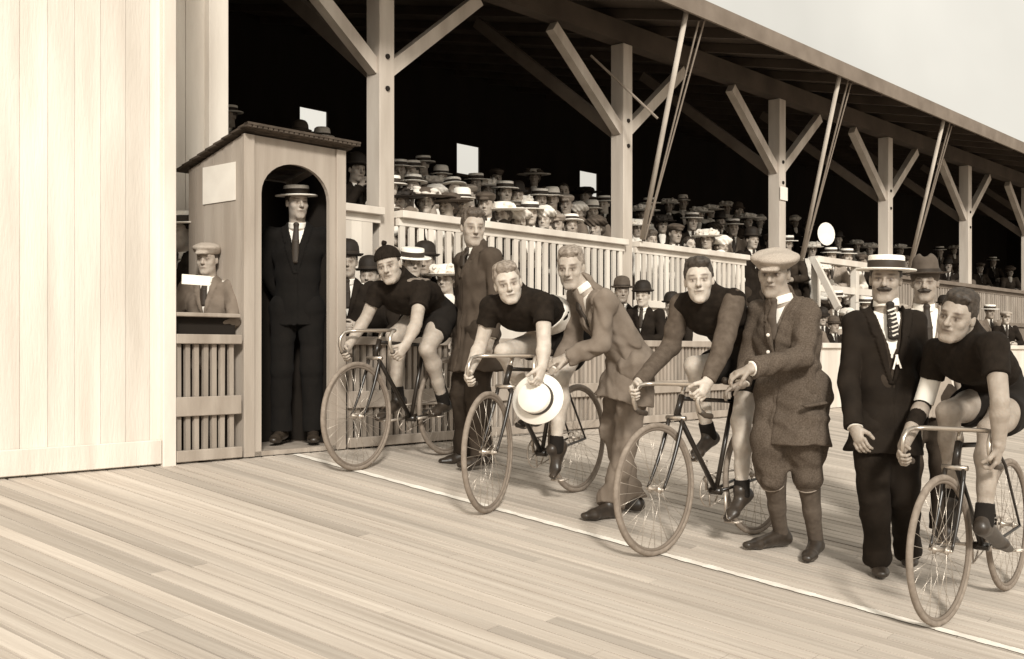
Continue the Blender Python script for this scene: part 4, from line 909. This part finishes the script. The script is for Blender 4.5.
# the man in the boater and black suit
J = pxj(5.93, 1, dict(H=(885.5, 280), N=(886, 305), SR=(856, 322, 0), SL=(914, 322, 0), ER=(848, 378, -.04), EL=(921, 378, .04), WR=(855, 428, -.20), WL=(918, 428, .0),
    P=(885, 420), HR=(871, 424, 0), HL=(900, 424, .04), KR=(874, 497, -.02), KL=(904, 495, .05), AR=(878, 557, .0), AL=(908, 549, .10), TR=(883, 576, -.17), TL=(913, 566, -.05)))
feet(J, dict(AR=(878, 560), AL=(908, 551), TR=(883, 577), TL=(912, 566)))
J['fv'] = (.005, 0, .003); J['RH'] = hframe(J['H'], -3, 0, 2); J['fr'] = A([.02, -1, 0]); bones('boater', J)
hn = hand_prims(J['WR'], nrm(P(862, 448, 5.68)-J['WR']), A([.6, .6, 0]), A([.5, -.8, 0]), .7, 1.)+hand_prims(J['WL'], nrm(P(919, 448, 5.97)-J['WL']), A([-.6, .6, 0]), A([-.5, -.8, 0]), .7, 1.)
o, D, b = body(J, 'moustached man in a straw boater and black suit with striped tie', 'skin2', 1.0, .0046, hn, slim=.8)
suit(J, o, b, 'suit', 'suit', S=1.0, hemp=P(883, 452, 5.93), flare=.03, vlen=.36, vw=.075, vest='suit2', tie=None, folds=.005, seed=12, wrist=.97)
up = A([0, 0, 1.]); ts = mat('striped_tie', .02, .7, bump=0)
a_ = J['N']+A([-.004, -.078, .0]); pts = [a_, a_+A([-.002, -.022, -.05]), a_+A([.0, -.040, -.11]), a_+A([.002, -.045, -.17])]
for i in range(3):
    pass
ti = gar('tie', [cap(pts[0], pts[0]-up*.02, .017, .014, A([1., 0, 0]), 1.3, k=.004), cap(pts[0]-up*.02, pts[1], .010, .013, A([1., 0, 0]), 1.8, k=.004), cap(pts[1], pts[2], .013, .015, A([1., 0, 0]), 1.9, k=.004), cap(pts[2], pts[3], .015, .016, A([1., 0, 0]), 1.9, k=.004)], 'felt', o, b, 0, None, 0, 1, .004)
m = MB()
for i in range(7):
    t = .16+i*.13; p = seg(pts[0], pts[3], t); p[1] = np.interp(t, [0, .3, .65, 1], [q[1] for q in pts])-.0165; m.bar(p+A([-.021, .006, -.008]), p+A([0, -.001, .0]), .0085, .002, A([0, 0, 1.])); m.bar(p, p+A([.021, .006, .008]), .0085, .002, A([0, 0, 1.]))
m.build('stripe', M['cream'], ti, b)
m = MB(); q = pts[3]+A([.01, -.018, -.09]); m.bar(q, q+A([.004, -.004, -.05]), .012, .004, A([1, 0, 0])); m.bar(q+A([0, 0, -.005]), q+A([-.018, -.002, -.075]), .008, .004, A([1, 0, 0])); m.bar(q+A([0, 0, -.005]), q+A([.022, -.002, -.07]), .008, .004, A([1, 0, 0]))
m.build('ribbon_badge', M['white'], o, b)
make_hat('boater', J['H'], J['RH'], o, b, 1.0, 3); make_hair(J['H'], J['RH'], o, b, M['hair'], 1.0, 0); stache(J['H'], J['RH'], o, b, M['hair'], 1.0, 1.15); shoes(J, o, b, 'shoe')
Jb = J
# the man in the felt hat behind him
def at_head(px, py, z, k, floor=None, **kw):
    h = P(px, py, z); gz = floor if floor is not None else track_z(h[0], h[1]); kk = (h[2]-gz)/1.605 if k is None else k
    return A([h[0], h[1], gz]), kk
def stander(px, py, z, face, label, jm, tm, floor=None, arms='down', hy=0, hp=0, hat=None, hair='hair', st=0, skin='skin2', vlen=.30, vest='suit2', hem=.60, hatm=None, tilt=0, closed=False, h=.0075, shoe='shoe', S=None, tie='ribbon', vw=.055, flare=.02, lookpx=None, group=None, folds=.004, curl=.6, seed=3):
    pos, k = at_head(px, py, z, None, floor); J = stand_joints(pos, face, k, arms, None, hy, hp)
    off = P(px, py, z)-J['H']; 
    for q in J:
        if q not in ('RH', 'fr', 'arch') and q[0] not in 'KAT': J[q] = J[q]+off*A([1, 1, 0])
    if lookpx is not None: J['RH'] = hframe(J['H'], *lookpx)
    k2 = k if S is None else S
    o, D, b = body(J, label, skin, k2, h, add_hands(J, curl, k2), group=group, slim=.8)
    suit(J, o, b, jm, tm, hem=hem, S=k2, vlen=vlen*k2, vw=vw*k2, vest=vest, closed=closed, tie=tie, flare=flare, folds=folds, seed=seed, h=max(h, .007))
    make_hair(J['H'], J['RH'], o, b, M[hair], k2, .0 if hat else .006)
    if hat: make_hat(hat, J['H'], J['RH'], o, b, k2, tilt, M[hatm] if hatm else None)
    if st: stache(J['H'], J['RH'], o, b, M['hair'], k2, st)
    shoes(J, o, b, shoe, k2); print(label[:30], 'k', round(k, 2), 'feet', proj(J['AR']), proj(J['AL'])); return o, J, b
stander(925, 283, 7.0, (-.1, -1), 'moustached man in a brown felt hat and light grey jacket, behind the boater man', 'lgrey', 'suit2', hat='fedora', st=1.2, lookpx=(-2, 0, 0), vest=None, vlen=.36, vw=.08)
# long overcoat man between the first two riders
stander(473, 228, 7.86, (-.85, -.52), 'bare-headed man in a long dark overcoat standing between the first two riders', 'coat', 'suit2', hem=.74, hair='hairm', lookpx=(12, -2, 2), vlen=.17, vw=.045, skin='skin', S=1.06, flare=.05, vest='suit2', folds=.008)
# man in the sentry box
bz = zv(297, -6.42)
stander(297, 203, bz, (.05, -1), 'young man in a straw boater and black suit standing in the sentry box doorway', 'inkblack', 'inkblack', floor=.905, hat='boater', lookpx=(20, 2, 0), vlen=.34, vw=.06, vest='inkblack', tilt=2, skin='skin', S=.97, arms='back')
# ------------------------------------------------------------------ spectators: a few prototypes, copied one by one
PRO = {}
def proto(kind, arms):
    key = (kind, arms)
    if key in PRO: return PRO[key]
    J = stand_joints((0, 0, 0), (0, -1), 1., arms, None, 0, -4); Z = A([0, 0, 0.]); h = .0105
    o, D, b = body(J, 'x', 'skin2', 1., .0095, add_hands(J, .6, 1.), slim=.75, base=Z); ch = []
    if kind in ('man', 'boy'):
        suit(J, o, Z, 'suit', 'suit2', vest=None, tie='ribbon', S=1.0, vlen=.27, vw=.05, folds=.006, h=.011, cuffs=False)
        make_hair(J['H'], J['RH'], o, Z, M['hair'], 1., 0, h=.009)
    else:
        cht, side = tors(J); up = A([0, 0, 1.]); T = [cap(J['SR'], J['SL'], .062, k=.05), cap(cht-up*.03, cht-up*.13, .08, .105, side, 1.35, k=.04), cap(cht-up*.13, cht-up*.33, .105, .078, side, 1.35, k=.05), cap(J['N']-up*.03, J['N']+up*.06, .064, .056, k=.02)]
        for q in 'RL': T += [cap(J['S'+q], J['E'+q], .070, .058, k=.03), cap(J['E'+q], J['W'+q], .058, .036, k=.02, flat=True)]
        gar('jacket', T, 'suit', o, Z, 0, None, .006, 5, .011)
        gar('skirt', [cap(cht-up*.33, J['P'], .085, .125, side, 1.3, k=.03), cap(J['P'], A([0, 0, .12]), .125, .24, side, 1.1, k=.04, flat=True)], 'suit2', o, Z, 0, None, .006, 6, .012)
        gar('shirt_front', [cap(J['N']+A([0, -.045, .0]), J['N']+A([0, -.080, -.20]), .040, .030, side, 1.3, k=.01)], 'white', o, Z, 0, None, .002, 5, .010)
        make_hair(J['H'], J['RH'], o, Z, M['hairm'], 1.03, .01, True, h=.009)
    PRO[key] = (o, J); return PRO[key]
HATS = {}
def hatproto(kind, tilt):
    key = (kind, tilt)
    if key in HATS: return HATS[key]
    J = PRO[('man', 'rest')][1]; e = bpy.data.objects.new('tmp', None)
    hat = make_hat(kind, J['H'], J['RH'], e, A([0, 0, 0.]), 1.04, tilt, h=.009); HATS[key] = hat; hat.parent = None; bpy.data.objects.remove(e); return hat
def copy_tree(o, parent=None):
    c = o.copy(); C.objects.link(c); c.parent = parent
    for ch_ in list(o.children): copy_tree(ch_, c)
    return c
def setm(o, m):
    if not o.material_slots: return
    o.material_slots[0].link = 'OBJECT'; o.material_slots[0].material = m
ROWS = [(-7.72, 1.45), (-8.55, 1.75), (-9.35, 2.05), (-10.1, 2.35), (-10.85, 2.65), (-11.6, 2.95)]
LOW = [(-6.50, .67), (-6.85, .67), (-7.1, .67)]
rc = random.Random(11)
def spect(px, py, label, kind='man', arms='rest', jm='suit', hat='boater', tilt=0, hm=None, bm=None, yaw=None, rows=ROWS, row=None, group='spectators in the upper stand', skin='skin2', sm=None):
    best = None
    for i, (v, fl) in enumerate(rows):
        if row is not None and i != row: continue
        z = zv(px, v); hz = CZ+(YH-py)/FL*z; k = (hz-fl)/1.605; sc_ = abs(k-(.99 if kind == 'man' else .93))
        if best is None or sc_ < best[0]: best = (sc_, v, fl, z, k)
    _, v, fl, z, k = best
    if k > 1.12 or k < .72: print('SPECT k', round(k, 2), label)
    pr, J = proto(kind if kind != 'boy' else 'man', arms); hp = hatproto(hat, tilt) if hat else None
    o = copy_tree(pr); o.scale = (k*(1 if kind != 'lady' else 1), k, k)
    x = (px-512)/FL*z; yw = math.radians(rc.uniform(-28, 22) if yaw is None else yaw); o.rotation_euler = (0, 0, yw)
    o.location = (x-math.sin(yw)*.02*k, z+.03, fl); tag(o, label, 'person', group)
    setm(o, M[rc.choice(['skin', 'skin2', 'skin3', 'skin'])])
    for c in o.children:
        n = c.name.split('.')[0]
        if n == 'jacket': setm(c, M[jm])
        if n == 'hair' and hat in ('bowler', 'cap'): pass
    if hp:
        c = copy_tree(hp, o)
        if hm: setm(c, M[hm])
        for g in c.children:
            if bm: setm(g, M[bm])
    return o
proto('man', 'rest')
lg = 'spectators leaning on the trackside fence'
# lower level, behind the trackside fence
spect(347, 262, 'moustached man in a black bowler leaning on the fence right beside the sentry box', hat='bowler', rows=LOW, row=0, group=lg, yaw=8)
spect(369, 276, 'man in a dark bowler half hidden behind the bobble-capped rider', hat='bowler', rows=LOW, row=1, group=lg, yaw=-5)
spect(412, 264, 'man in a straw boater seen just above the back of the bobble-capped rider', hat='boater', tilt=-8, rows=LOW, row=1, group=lg, yaw=20)
spect(425, 262, 'dark bowler wearer behind the boater above the first rider', hat='bowler', rows=LOW, row=2, group=lg)
spect(446, 280, 'woman in a white flowered hat just left of the overcoated man', 'lady', jm='cream', hat='flower', hm='white', bm='cream', rows=LOW, row=1, group=lg)
spect(622, 292, 'man in a grey bowler behind the shoulder of the bending grey-suited man', hat='bowler', hm='feltb', rows=LOW, row=1, group=lg)
spect(643, 296, 'man in a black bowler at the fence left of the third rider', jm='suit', hat='bowler', rows=LOW, row=0, group=lg, arms='rest')
spect(659, 323, 'boy in a flat cap low at the fence left of the third rider', 'boy', jm='lgrey', hat='cap', rows=LOW, row=0, group=lg)
spect(822, 318, 'man in a tilted dark bowler low behind the flat-capped man', hat='bowler', tilt=-15, rows=LOW, row=1, group=lg)
spect(834, 326, 'dark-suited fence spectator looking down, left of the boater man', hat='bowler', hm='feltb', rows=LOW, row=0, group=lg)
spect(848, 318, 'woman in a pale round hat at the fence, just left of the moustached boater man', 'lady', jm='cream', hat='bonnet', rows=LOW, row=1, group=lg)
# boy left of the booth
bz = zv(207, -6.36); 
o = spect(207, 260, 'boy in a pale flat cap leaning on the shelf left of the sentry box', 'boy', jm='grey', hat='cap', rows=[(-6.42, .80)], row=0, group=lg, yaw=-6)
o = spect(181, 232, 'man in a straw hat half hidden at the left edge behind the capped boy', hat='boater', rows=[(-6.9, .67)], row=0, group=lg, yaw=-30)
pp = MB().bar(P(182, 279, 6.9), P(210, 281, 7.0), .06, .012, [0, 0, 1]).build('folded_paper', M['paper'], base=P(195, 280, 6.95)); tag(pp, 'folded white paper held in front of the boy with the pale cap', 'paper')
# upper stand
S_ = spect
S_(229, 117, 'man in a straw boater standing above the left end of the sentry box roof', arms='down')
S_(300, 136, 'man in a dark bowler peeping over the sentry box roof', hat='bowler', hm='feltb')
S_(322, 141, 'person in a pale straw hat just over the right end of the sentry box roof', hat='panama')
S_(356, 170, 'dark-hatted man holding a hand to his mouth, left of the first post', arms='mouth', hat='bowler', yaw=40)
S_(399, 171, 'man in a straw boater just right of the first post', arms='rest')
S_(423, 166, 'tallest boater wearer right of the first post, standing above his neighbours', jm='suit2')
S_(413, 187, 'spectator in a pale jacket and boater below the tallest boater wearer', jm='lgrey', tilt=4)
S_(399, 203, 'woman in a dark hat at the rail right of the first post', 'lady', hat='widedark', hm='felt', bm='felt')
S_(425, 202, 'woman in a wide dark-brimmed hat and pale blouse at the rail', 'lady', jm='white', hat='wide', hm='feltb', bm='cream')
S_(434, 187, 'woman with a pale flowered hat behind the two dark-hatted women', 'lady', jm='cream', hat='flower')
S_(447, 207, 'woman in a wide grey-brown hat left of the overcoated man', 'lady', jm='cream', hat='wide', hm='feltb', bm='feltb')
S_(453, 190, 'man with a sharply tilted boater above the grey-brown wide hat', tilt=12, jm='suit2', yaw=30)
S_(469, 196, 'man in a grey cloth cap directly behind the head of the overcoated man', hat='cap', hm='lgrey', jm='suit2')
S_(486, 205, 'man in a brown cap right of the head of the overcoated man', hat='cap', hm='feltb')
S_(505, 193, 'man in a small boater behind the huge white hat', hat='boater')
S_(502, 215, 'woman under a huge white hat at the rail', 'lady', jm='white', hat='wide', hm='white', bm='white')
S_(534, 178, 'woman standing tallest in a wide pale-brimmed hat and dark jacket', 'lady', arms='down', jm='feltb', hat='wide', hm='cream', bm='feltb')
S_(552, 200, 'man in a white panama hat right of the tall wide-hatted woman', hat='panama', hm='white', jm='lgrey')
S_(530, 214, 'man in a boater and black coat at the rail below the tall woman', hat='boater')
S_(544, 220, 'spectator in a white round cap between two boaters at the rail', jm='feltb', hat='bonnet', hm='white', kind='lady')
S_(557, 225, 'man in a cap low at the rail left of the tilted boater', hat='cap', hm='lgrey', jm='lgrey')
S_(571, 226, 'man in a tilted boater leaning over the rail left of the second post', hat='boater', tilt=9, jm='grey')
S_(585, 196, 'woman in a big black hat and dark coat standing below the bright window', 'lady', arms='down', jm='suit', hat='wide', hm='felt', bm='felt')
S_(596, 229, 'woman in a round brown fur hat next to the second post', 'lady', jm='suit2', hat='bonnet', hm='feltb')
S_(637, 229, 'woman in white just right of the second post behind the pole', 'lady', jm='white', hat='flower', hm='white', bm='white')
S_(662, 225, 'black-hatted woman with a white blouse front, near the first slanting pole', 'lady', jm='suit', hat='widedark' if 0 else 'flower', hm='felt', bm='felt')
S_(683, 203, 'woman in a white hat with dark band, highest right of the second post', 'lady', jm='cream', hat='panama', hm='white')
S_(675, 234, 'man in a dark cap low at the rail below the dark-banded white hat', hat='cap', hm='feltb')
S_(699, 215, 'woman with a white feathered wide hat and dark jacket', 'lady', jm='suit', hat='wide', hm='white', bm='white')
S_(715, 231, 'woman in a large brown trimmed hat', 'lady', jm='feltb', hat='bonnet', hm='feltb')
S_(722, 247, 'child in a white lace bonnet at the end of the rail', 'lady', jm='white', hat='bonnet', hm='white')
S_(689, 245, 'person in a dark jacket resting an arm over the balustrade', hat=None, jm='suit', yaw=30)
o = S_(738, 211, 'man in a bowler and black overcoat standing at the head of the stair, left one', arms='down', hat='bowler', hm='feltb', yaw=60)
S_(748, 221, 'woman in a white hat beside the man at the stair head', 'lady', jm='suit2', arms='down', hat='wide', hm='white', bm='white')
S_(760, 222, 'pale-hatted spectator just left of the third post', 'lady', jm='suit', arms='down', hat='bonnet', hm='white')
S_(752, 240, 'dark-coated man lower on the stair left of the third post', arms='down', hat='bowler', row=0)
S_(809, 228, 'dark-coated man in a felt hat seen from behind, right of the third post', arms='down', hat='bowler', hm='feltb', yaw=170)
S_(795, 222, 'person with a pale hat behind the slanting pole right of the third post', 'lady', jm='suit', hat='bonnet', hm='white')
S_(831, 256, 'man in a straw boater behind the stair railing, left of two', hat='boater', jm='lgrey')
S_(847, 257, 'man in a straw boater behind the stair railing, right of two', hat='boater', jm='cream')
S_(823, 272, 'woman in pale clothes low behind the stair railing', 'lady', jm='white', hat='flower', hm='cream', bm='white')
S_(843, 278, 'child in a pale dress behind the middle bar of the stair railing', 'lady', jm='cream', hat='bonnet')
S_(862, 262, 'spectator in a dark cap left of the fourth post behind the boater man', hat='cap', hm='feltb')
S_(870, 250, 'woman in a white blouse and pale hat near the fourth post', 'lady', jm='white', hat='flower')
S_(948, 266, 'dim spectator in a dark bowler right of the felt-hatted man', hat='bowler', jm='suit')
S_(962, 272, 'dim bare-headed spectator above the fourth rider', hat=None, jm='feltb')
S_(980, 268, 'dim capped spectator near the right edge', hat='cap', hm='feltb', jm='suit2')
S_(905, 262, 'dark-suited spectator between the boater and felt hats', hat='cap', hm='feltb', jm='suit')
# more of the crowd
S_(390, 190, 'man in a boater tucked behind the right edge of the first post', jm='grey')
S_(441, 178, 'man in a pale panama between the tallest boater and the grey cloth cap', hat='panama', hm='white', jm='lgrey')
S_(461, 214, 'bare-headed fair child at the rail left of the overcoated man', hat=None, jm='cream')
S_(487, 190, 'woman in a white feathered hat behind the man in the brown cap', 'lady', jm='cream', hat='flower', hm='white', bm='white')
S_(517, 196, 'man in a black bowler between the small boater and the tall woman', hat='bowler')
S_(519, 222, 'woman in white at the rail right of the huge white hat', 'lady', jm='white', hat='bonnet', hm='cream')
S_(566, 205, 'man in a pale cap behind the tilted boater at the second post', hat='cap', jm='grey')
S_(604, 205, 'man in a boater partly behind the second post', hat='boater')
S_(380, 214, 'person in a white blouse hidden mostly by the first post', 'lady', jm='white', hat='flower', hm='white')
S_(650, 207, 'man in a boater behind the first slanting pole', hat='boater', jm='suit2')
S_(669, 206, 'woman in a pale hat left of the dark-banded white hat', 'lady', jm='suit', hat='flower', hm='white', bm='white')
S_(651, 240, 'pale-bloused child at the rail right of the first slanting pole', 'lady', jm='white', hat=None)
S_(707, 240, 'woman in white at the rail below the large brown trimmed hat', 'lady', jm='white', hat='flower', hm='cream')
S_(733, 228, 'man in a straw boater behind the lace-bonneted child', jm='grey')
S_(727, 208, 'woman in a pale plumed hat left of the bowler man at the stair head', 'lady', jm='cream', hat='wide', hm='white', bm='white')
S_(771, 243, 'dark-suited man on the stair right beside the flat-capped man', arms='down', hat='cap', hm='feltb', row=0)
S_(787, 245, 'man in a straw boater between the third post and the slanting pole', jm='suit2')
S_(857, 246, 'woman in a white hat above the two boaters behind the stair railing', 'lady', jm='white', hat='wide', hm='white', bm='white')
S_(838, 240, 'man in a dark bowler right of the hand fan', hat='bowler', jm='grey')
S_(879, 262, 'woman in cream behind the left brim of the boater man', 'lady', jm='cream', hat='flower', hm='white')
S_(940, 252, 'man in a straw boater above and right of the felt hat', jm='grey', hat='boater')
S_(954, 250, 'woman in a pale hat left of the fifth post', 'lady', jm='feltb', hat='flower', hm='lgrey')
S_(993, 262, 'man in a straw boater at the far right behind the fourth rider', jm='suit')
S_(1010, 272, 'woman in a brown hat at the far right edge', 'lady', jm='feltb', hat='bonnet', hm='feltb')
lgx = dict(rows=LOW, group=lg)
spect(388, 262, 'capped youth mostly hidden behind the bobble cap', 'boy', jm='grey', hat='cap', row=2, **lgx)
spect(597, 300, 'man in a brown cap behind the back of the bending grey-suited man', hat='cap', hm='feltb', row=1, **lgx)
spect(672, 306, 'man in a dark suit resting his arms on the fence behind the third rider', hat='bowler', row=0, **lgx)
spect(748, 318, 'man in a grey suit behind the third rider, left of the flat-capped man', hat=None, jm='grey', row=0, **lgx)
spect(836, 300, 'man in a boater standing behind the tilted bowler at the fence', jm='grey', row=2, **lgx)
S_(412, 172, 'man in a boater between the two standing boater men right of the first post', jm='grey')
S_(436, 198, 'woman in a white bonnet between the two wide dark hats at the rail', 'lady', jm='white', hat='bonnet', hm='white')
S_(462, 203, 'man in a pale panama between the wide grey-brown hat and the cloth cap', hat='panama', hm='white', jm='lgrey')
S_(476, 184, 'man in a boater above the head of the overcoated man', jm='suit')
S_(496, 178, 'man in a dark cap, rearmost above the small boater', hat='cap', hm='feltb')
S_(521, 207, 'woman in a plumed white hat between the huge white hat and the panama', 'lady', jm='cream', hat='flower', hm='white', bm='white')
S_(540, 200, 'man in a boater beneath the elbow of the tall wide-hatted woman', jm='suit2')
S_(563, 192, 'bare-headed dark-haired man between the panama and the big black hat', hat=None, jm='suit')
S_(578, 214, 'woman in a pale hat between the tilted boater and the big black hat', 'lady', jm='white', hat='bonnet', hm='white')
S_(592, 212, 'man in a panama above the brown fur hat', hat='panama', hm='white', jm='grey')
S_(549, 232, 'fair child at the rail between the cap and the white round cap', 'boy', hat=None, jm='white')
S_(643, 214, 'woman with a huge white hat close right of the second post', 'lady', jm='white', hat='wide', hm='white', bm='white')
S_(692, 222, 'man in a boater between the feathered hat and the dark cap', jm='suit')
S_(711, 212, 'woman in a broad white hat behind the large brown trimmed hat', 'lady', jm='white', hat='wide', hm='white', bm='white')
S_(720, 222, 'man in a black bowler between the brown trimmed hat and the stair-head group', hat='bowler')
S_(812, 250, 'woman in white crowded against the back of the dark-coated man', 'lady', jm='white', hat='flower', hm='white', bm='white')
S_(836, 268, 'woman in a white hat between the top and middle bars of the stair railing', 'lady', jm='white', hat='wide', hm='white', bm='white')
S_(853, 272, 'man in a panama between the bars, right end of the stair railing', hat='panama', hm='white', jm='cream')
S_(900, 250, 'woman in a white hat right of the fourth post above the boater', 'lady', jm='cream', hat='wide', hm='white', bm='white')
for (x_, y_, h_, j_, l_) in ((866, 306, 'boater', 'grey', 'man in a boater low behind the barrier, against the boater man\'s right ear'), (902, 312, 'cap', 'suit', 'capped man at the barrier glimpsed between the boater and felt-hatted men'), (944, 306, 'bowler', 'suit2', 'man in a bowler at the barrier just right of the felt-hatted man'),
        (990, 312, 'boater', 'grey', 'man in a boater at the barrier right of the fourth rider\'s head'), (1006, 318, 'cap', 'suit', 'capped man at the barrier at the far right edge'), (812, 322, 'cap', 'grey', 'small capped boy at the fence touching the tweed shoulder'), (852, 320, 'panama', 'lgrey', 'man in a pale panama at the barrier left of the boater man')):
    spect(x_, y_, l_, hat=h_, jm=j_, rows=LOW, row=0 if y_ > 315 else 1, group=lg)
fan = MB().lathe([(0, 0), (.10, .002), (.135, .004), (.14, .009), (.0, .012)], P(826, 234, 16.9), nrm(A([.2, -1, .1])), 20, 1.25, [0, 0, 1]).build('paper_fan', M['paper'], base=P(826, 234, 16.9)); tag(fan, 'pale oval hand fan raised beside the dark-coated man seen from behind', 'fan')
# remove the prototypes themselves
def kill(o):
    for c in list(o.children): kill(c)
    bpy.data.objects.remove(o)
for o, _ in PRO.values(): kill(o)
for o in HATS.values(): kill(o)
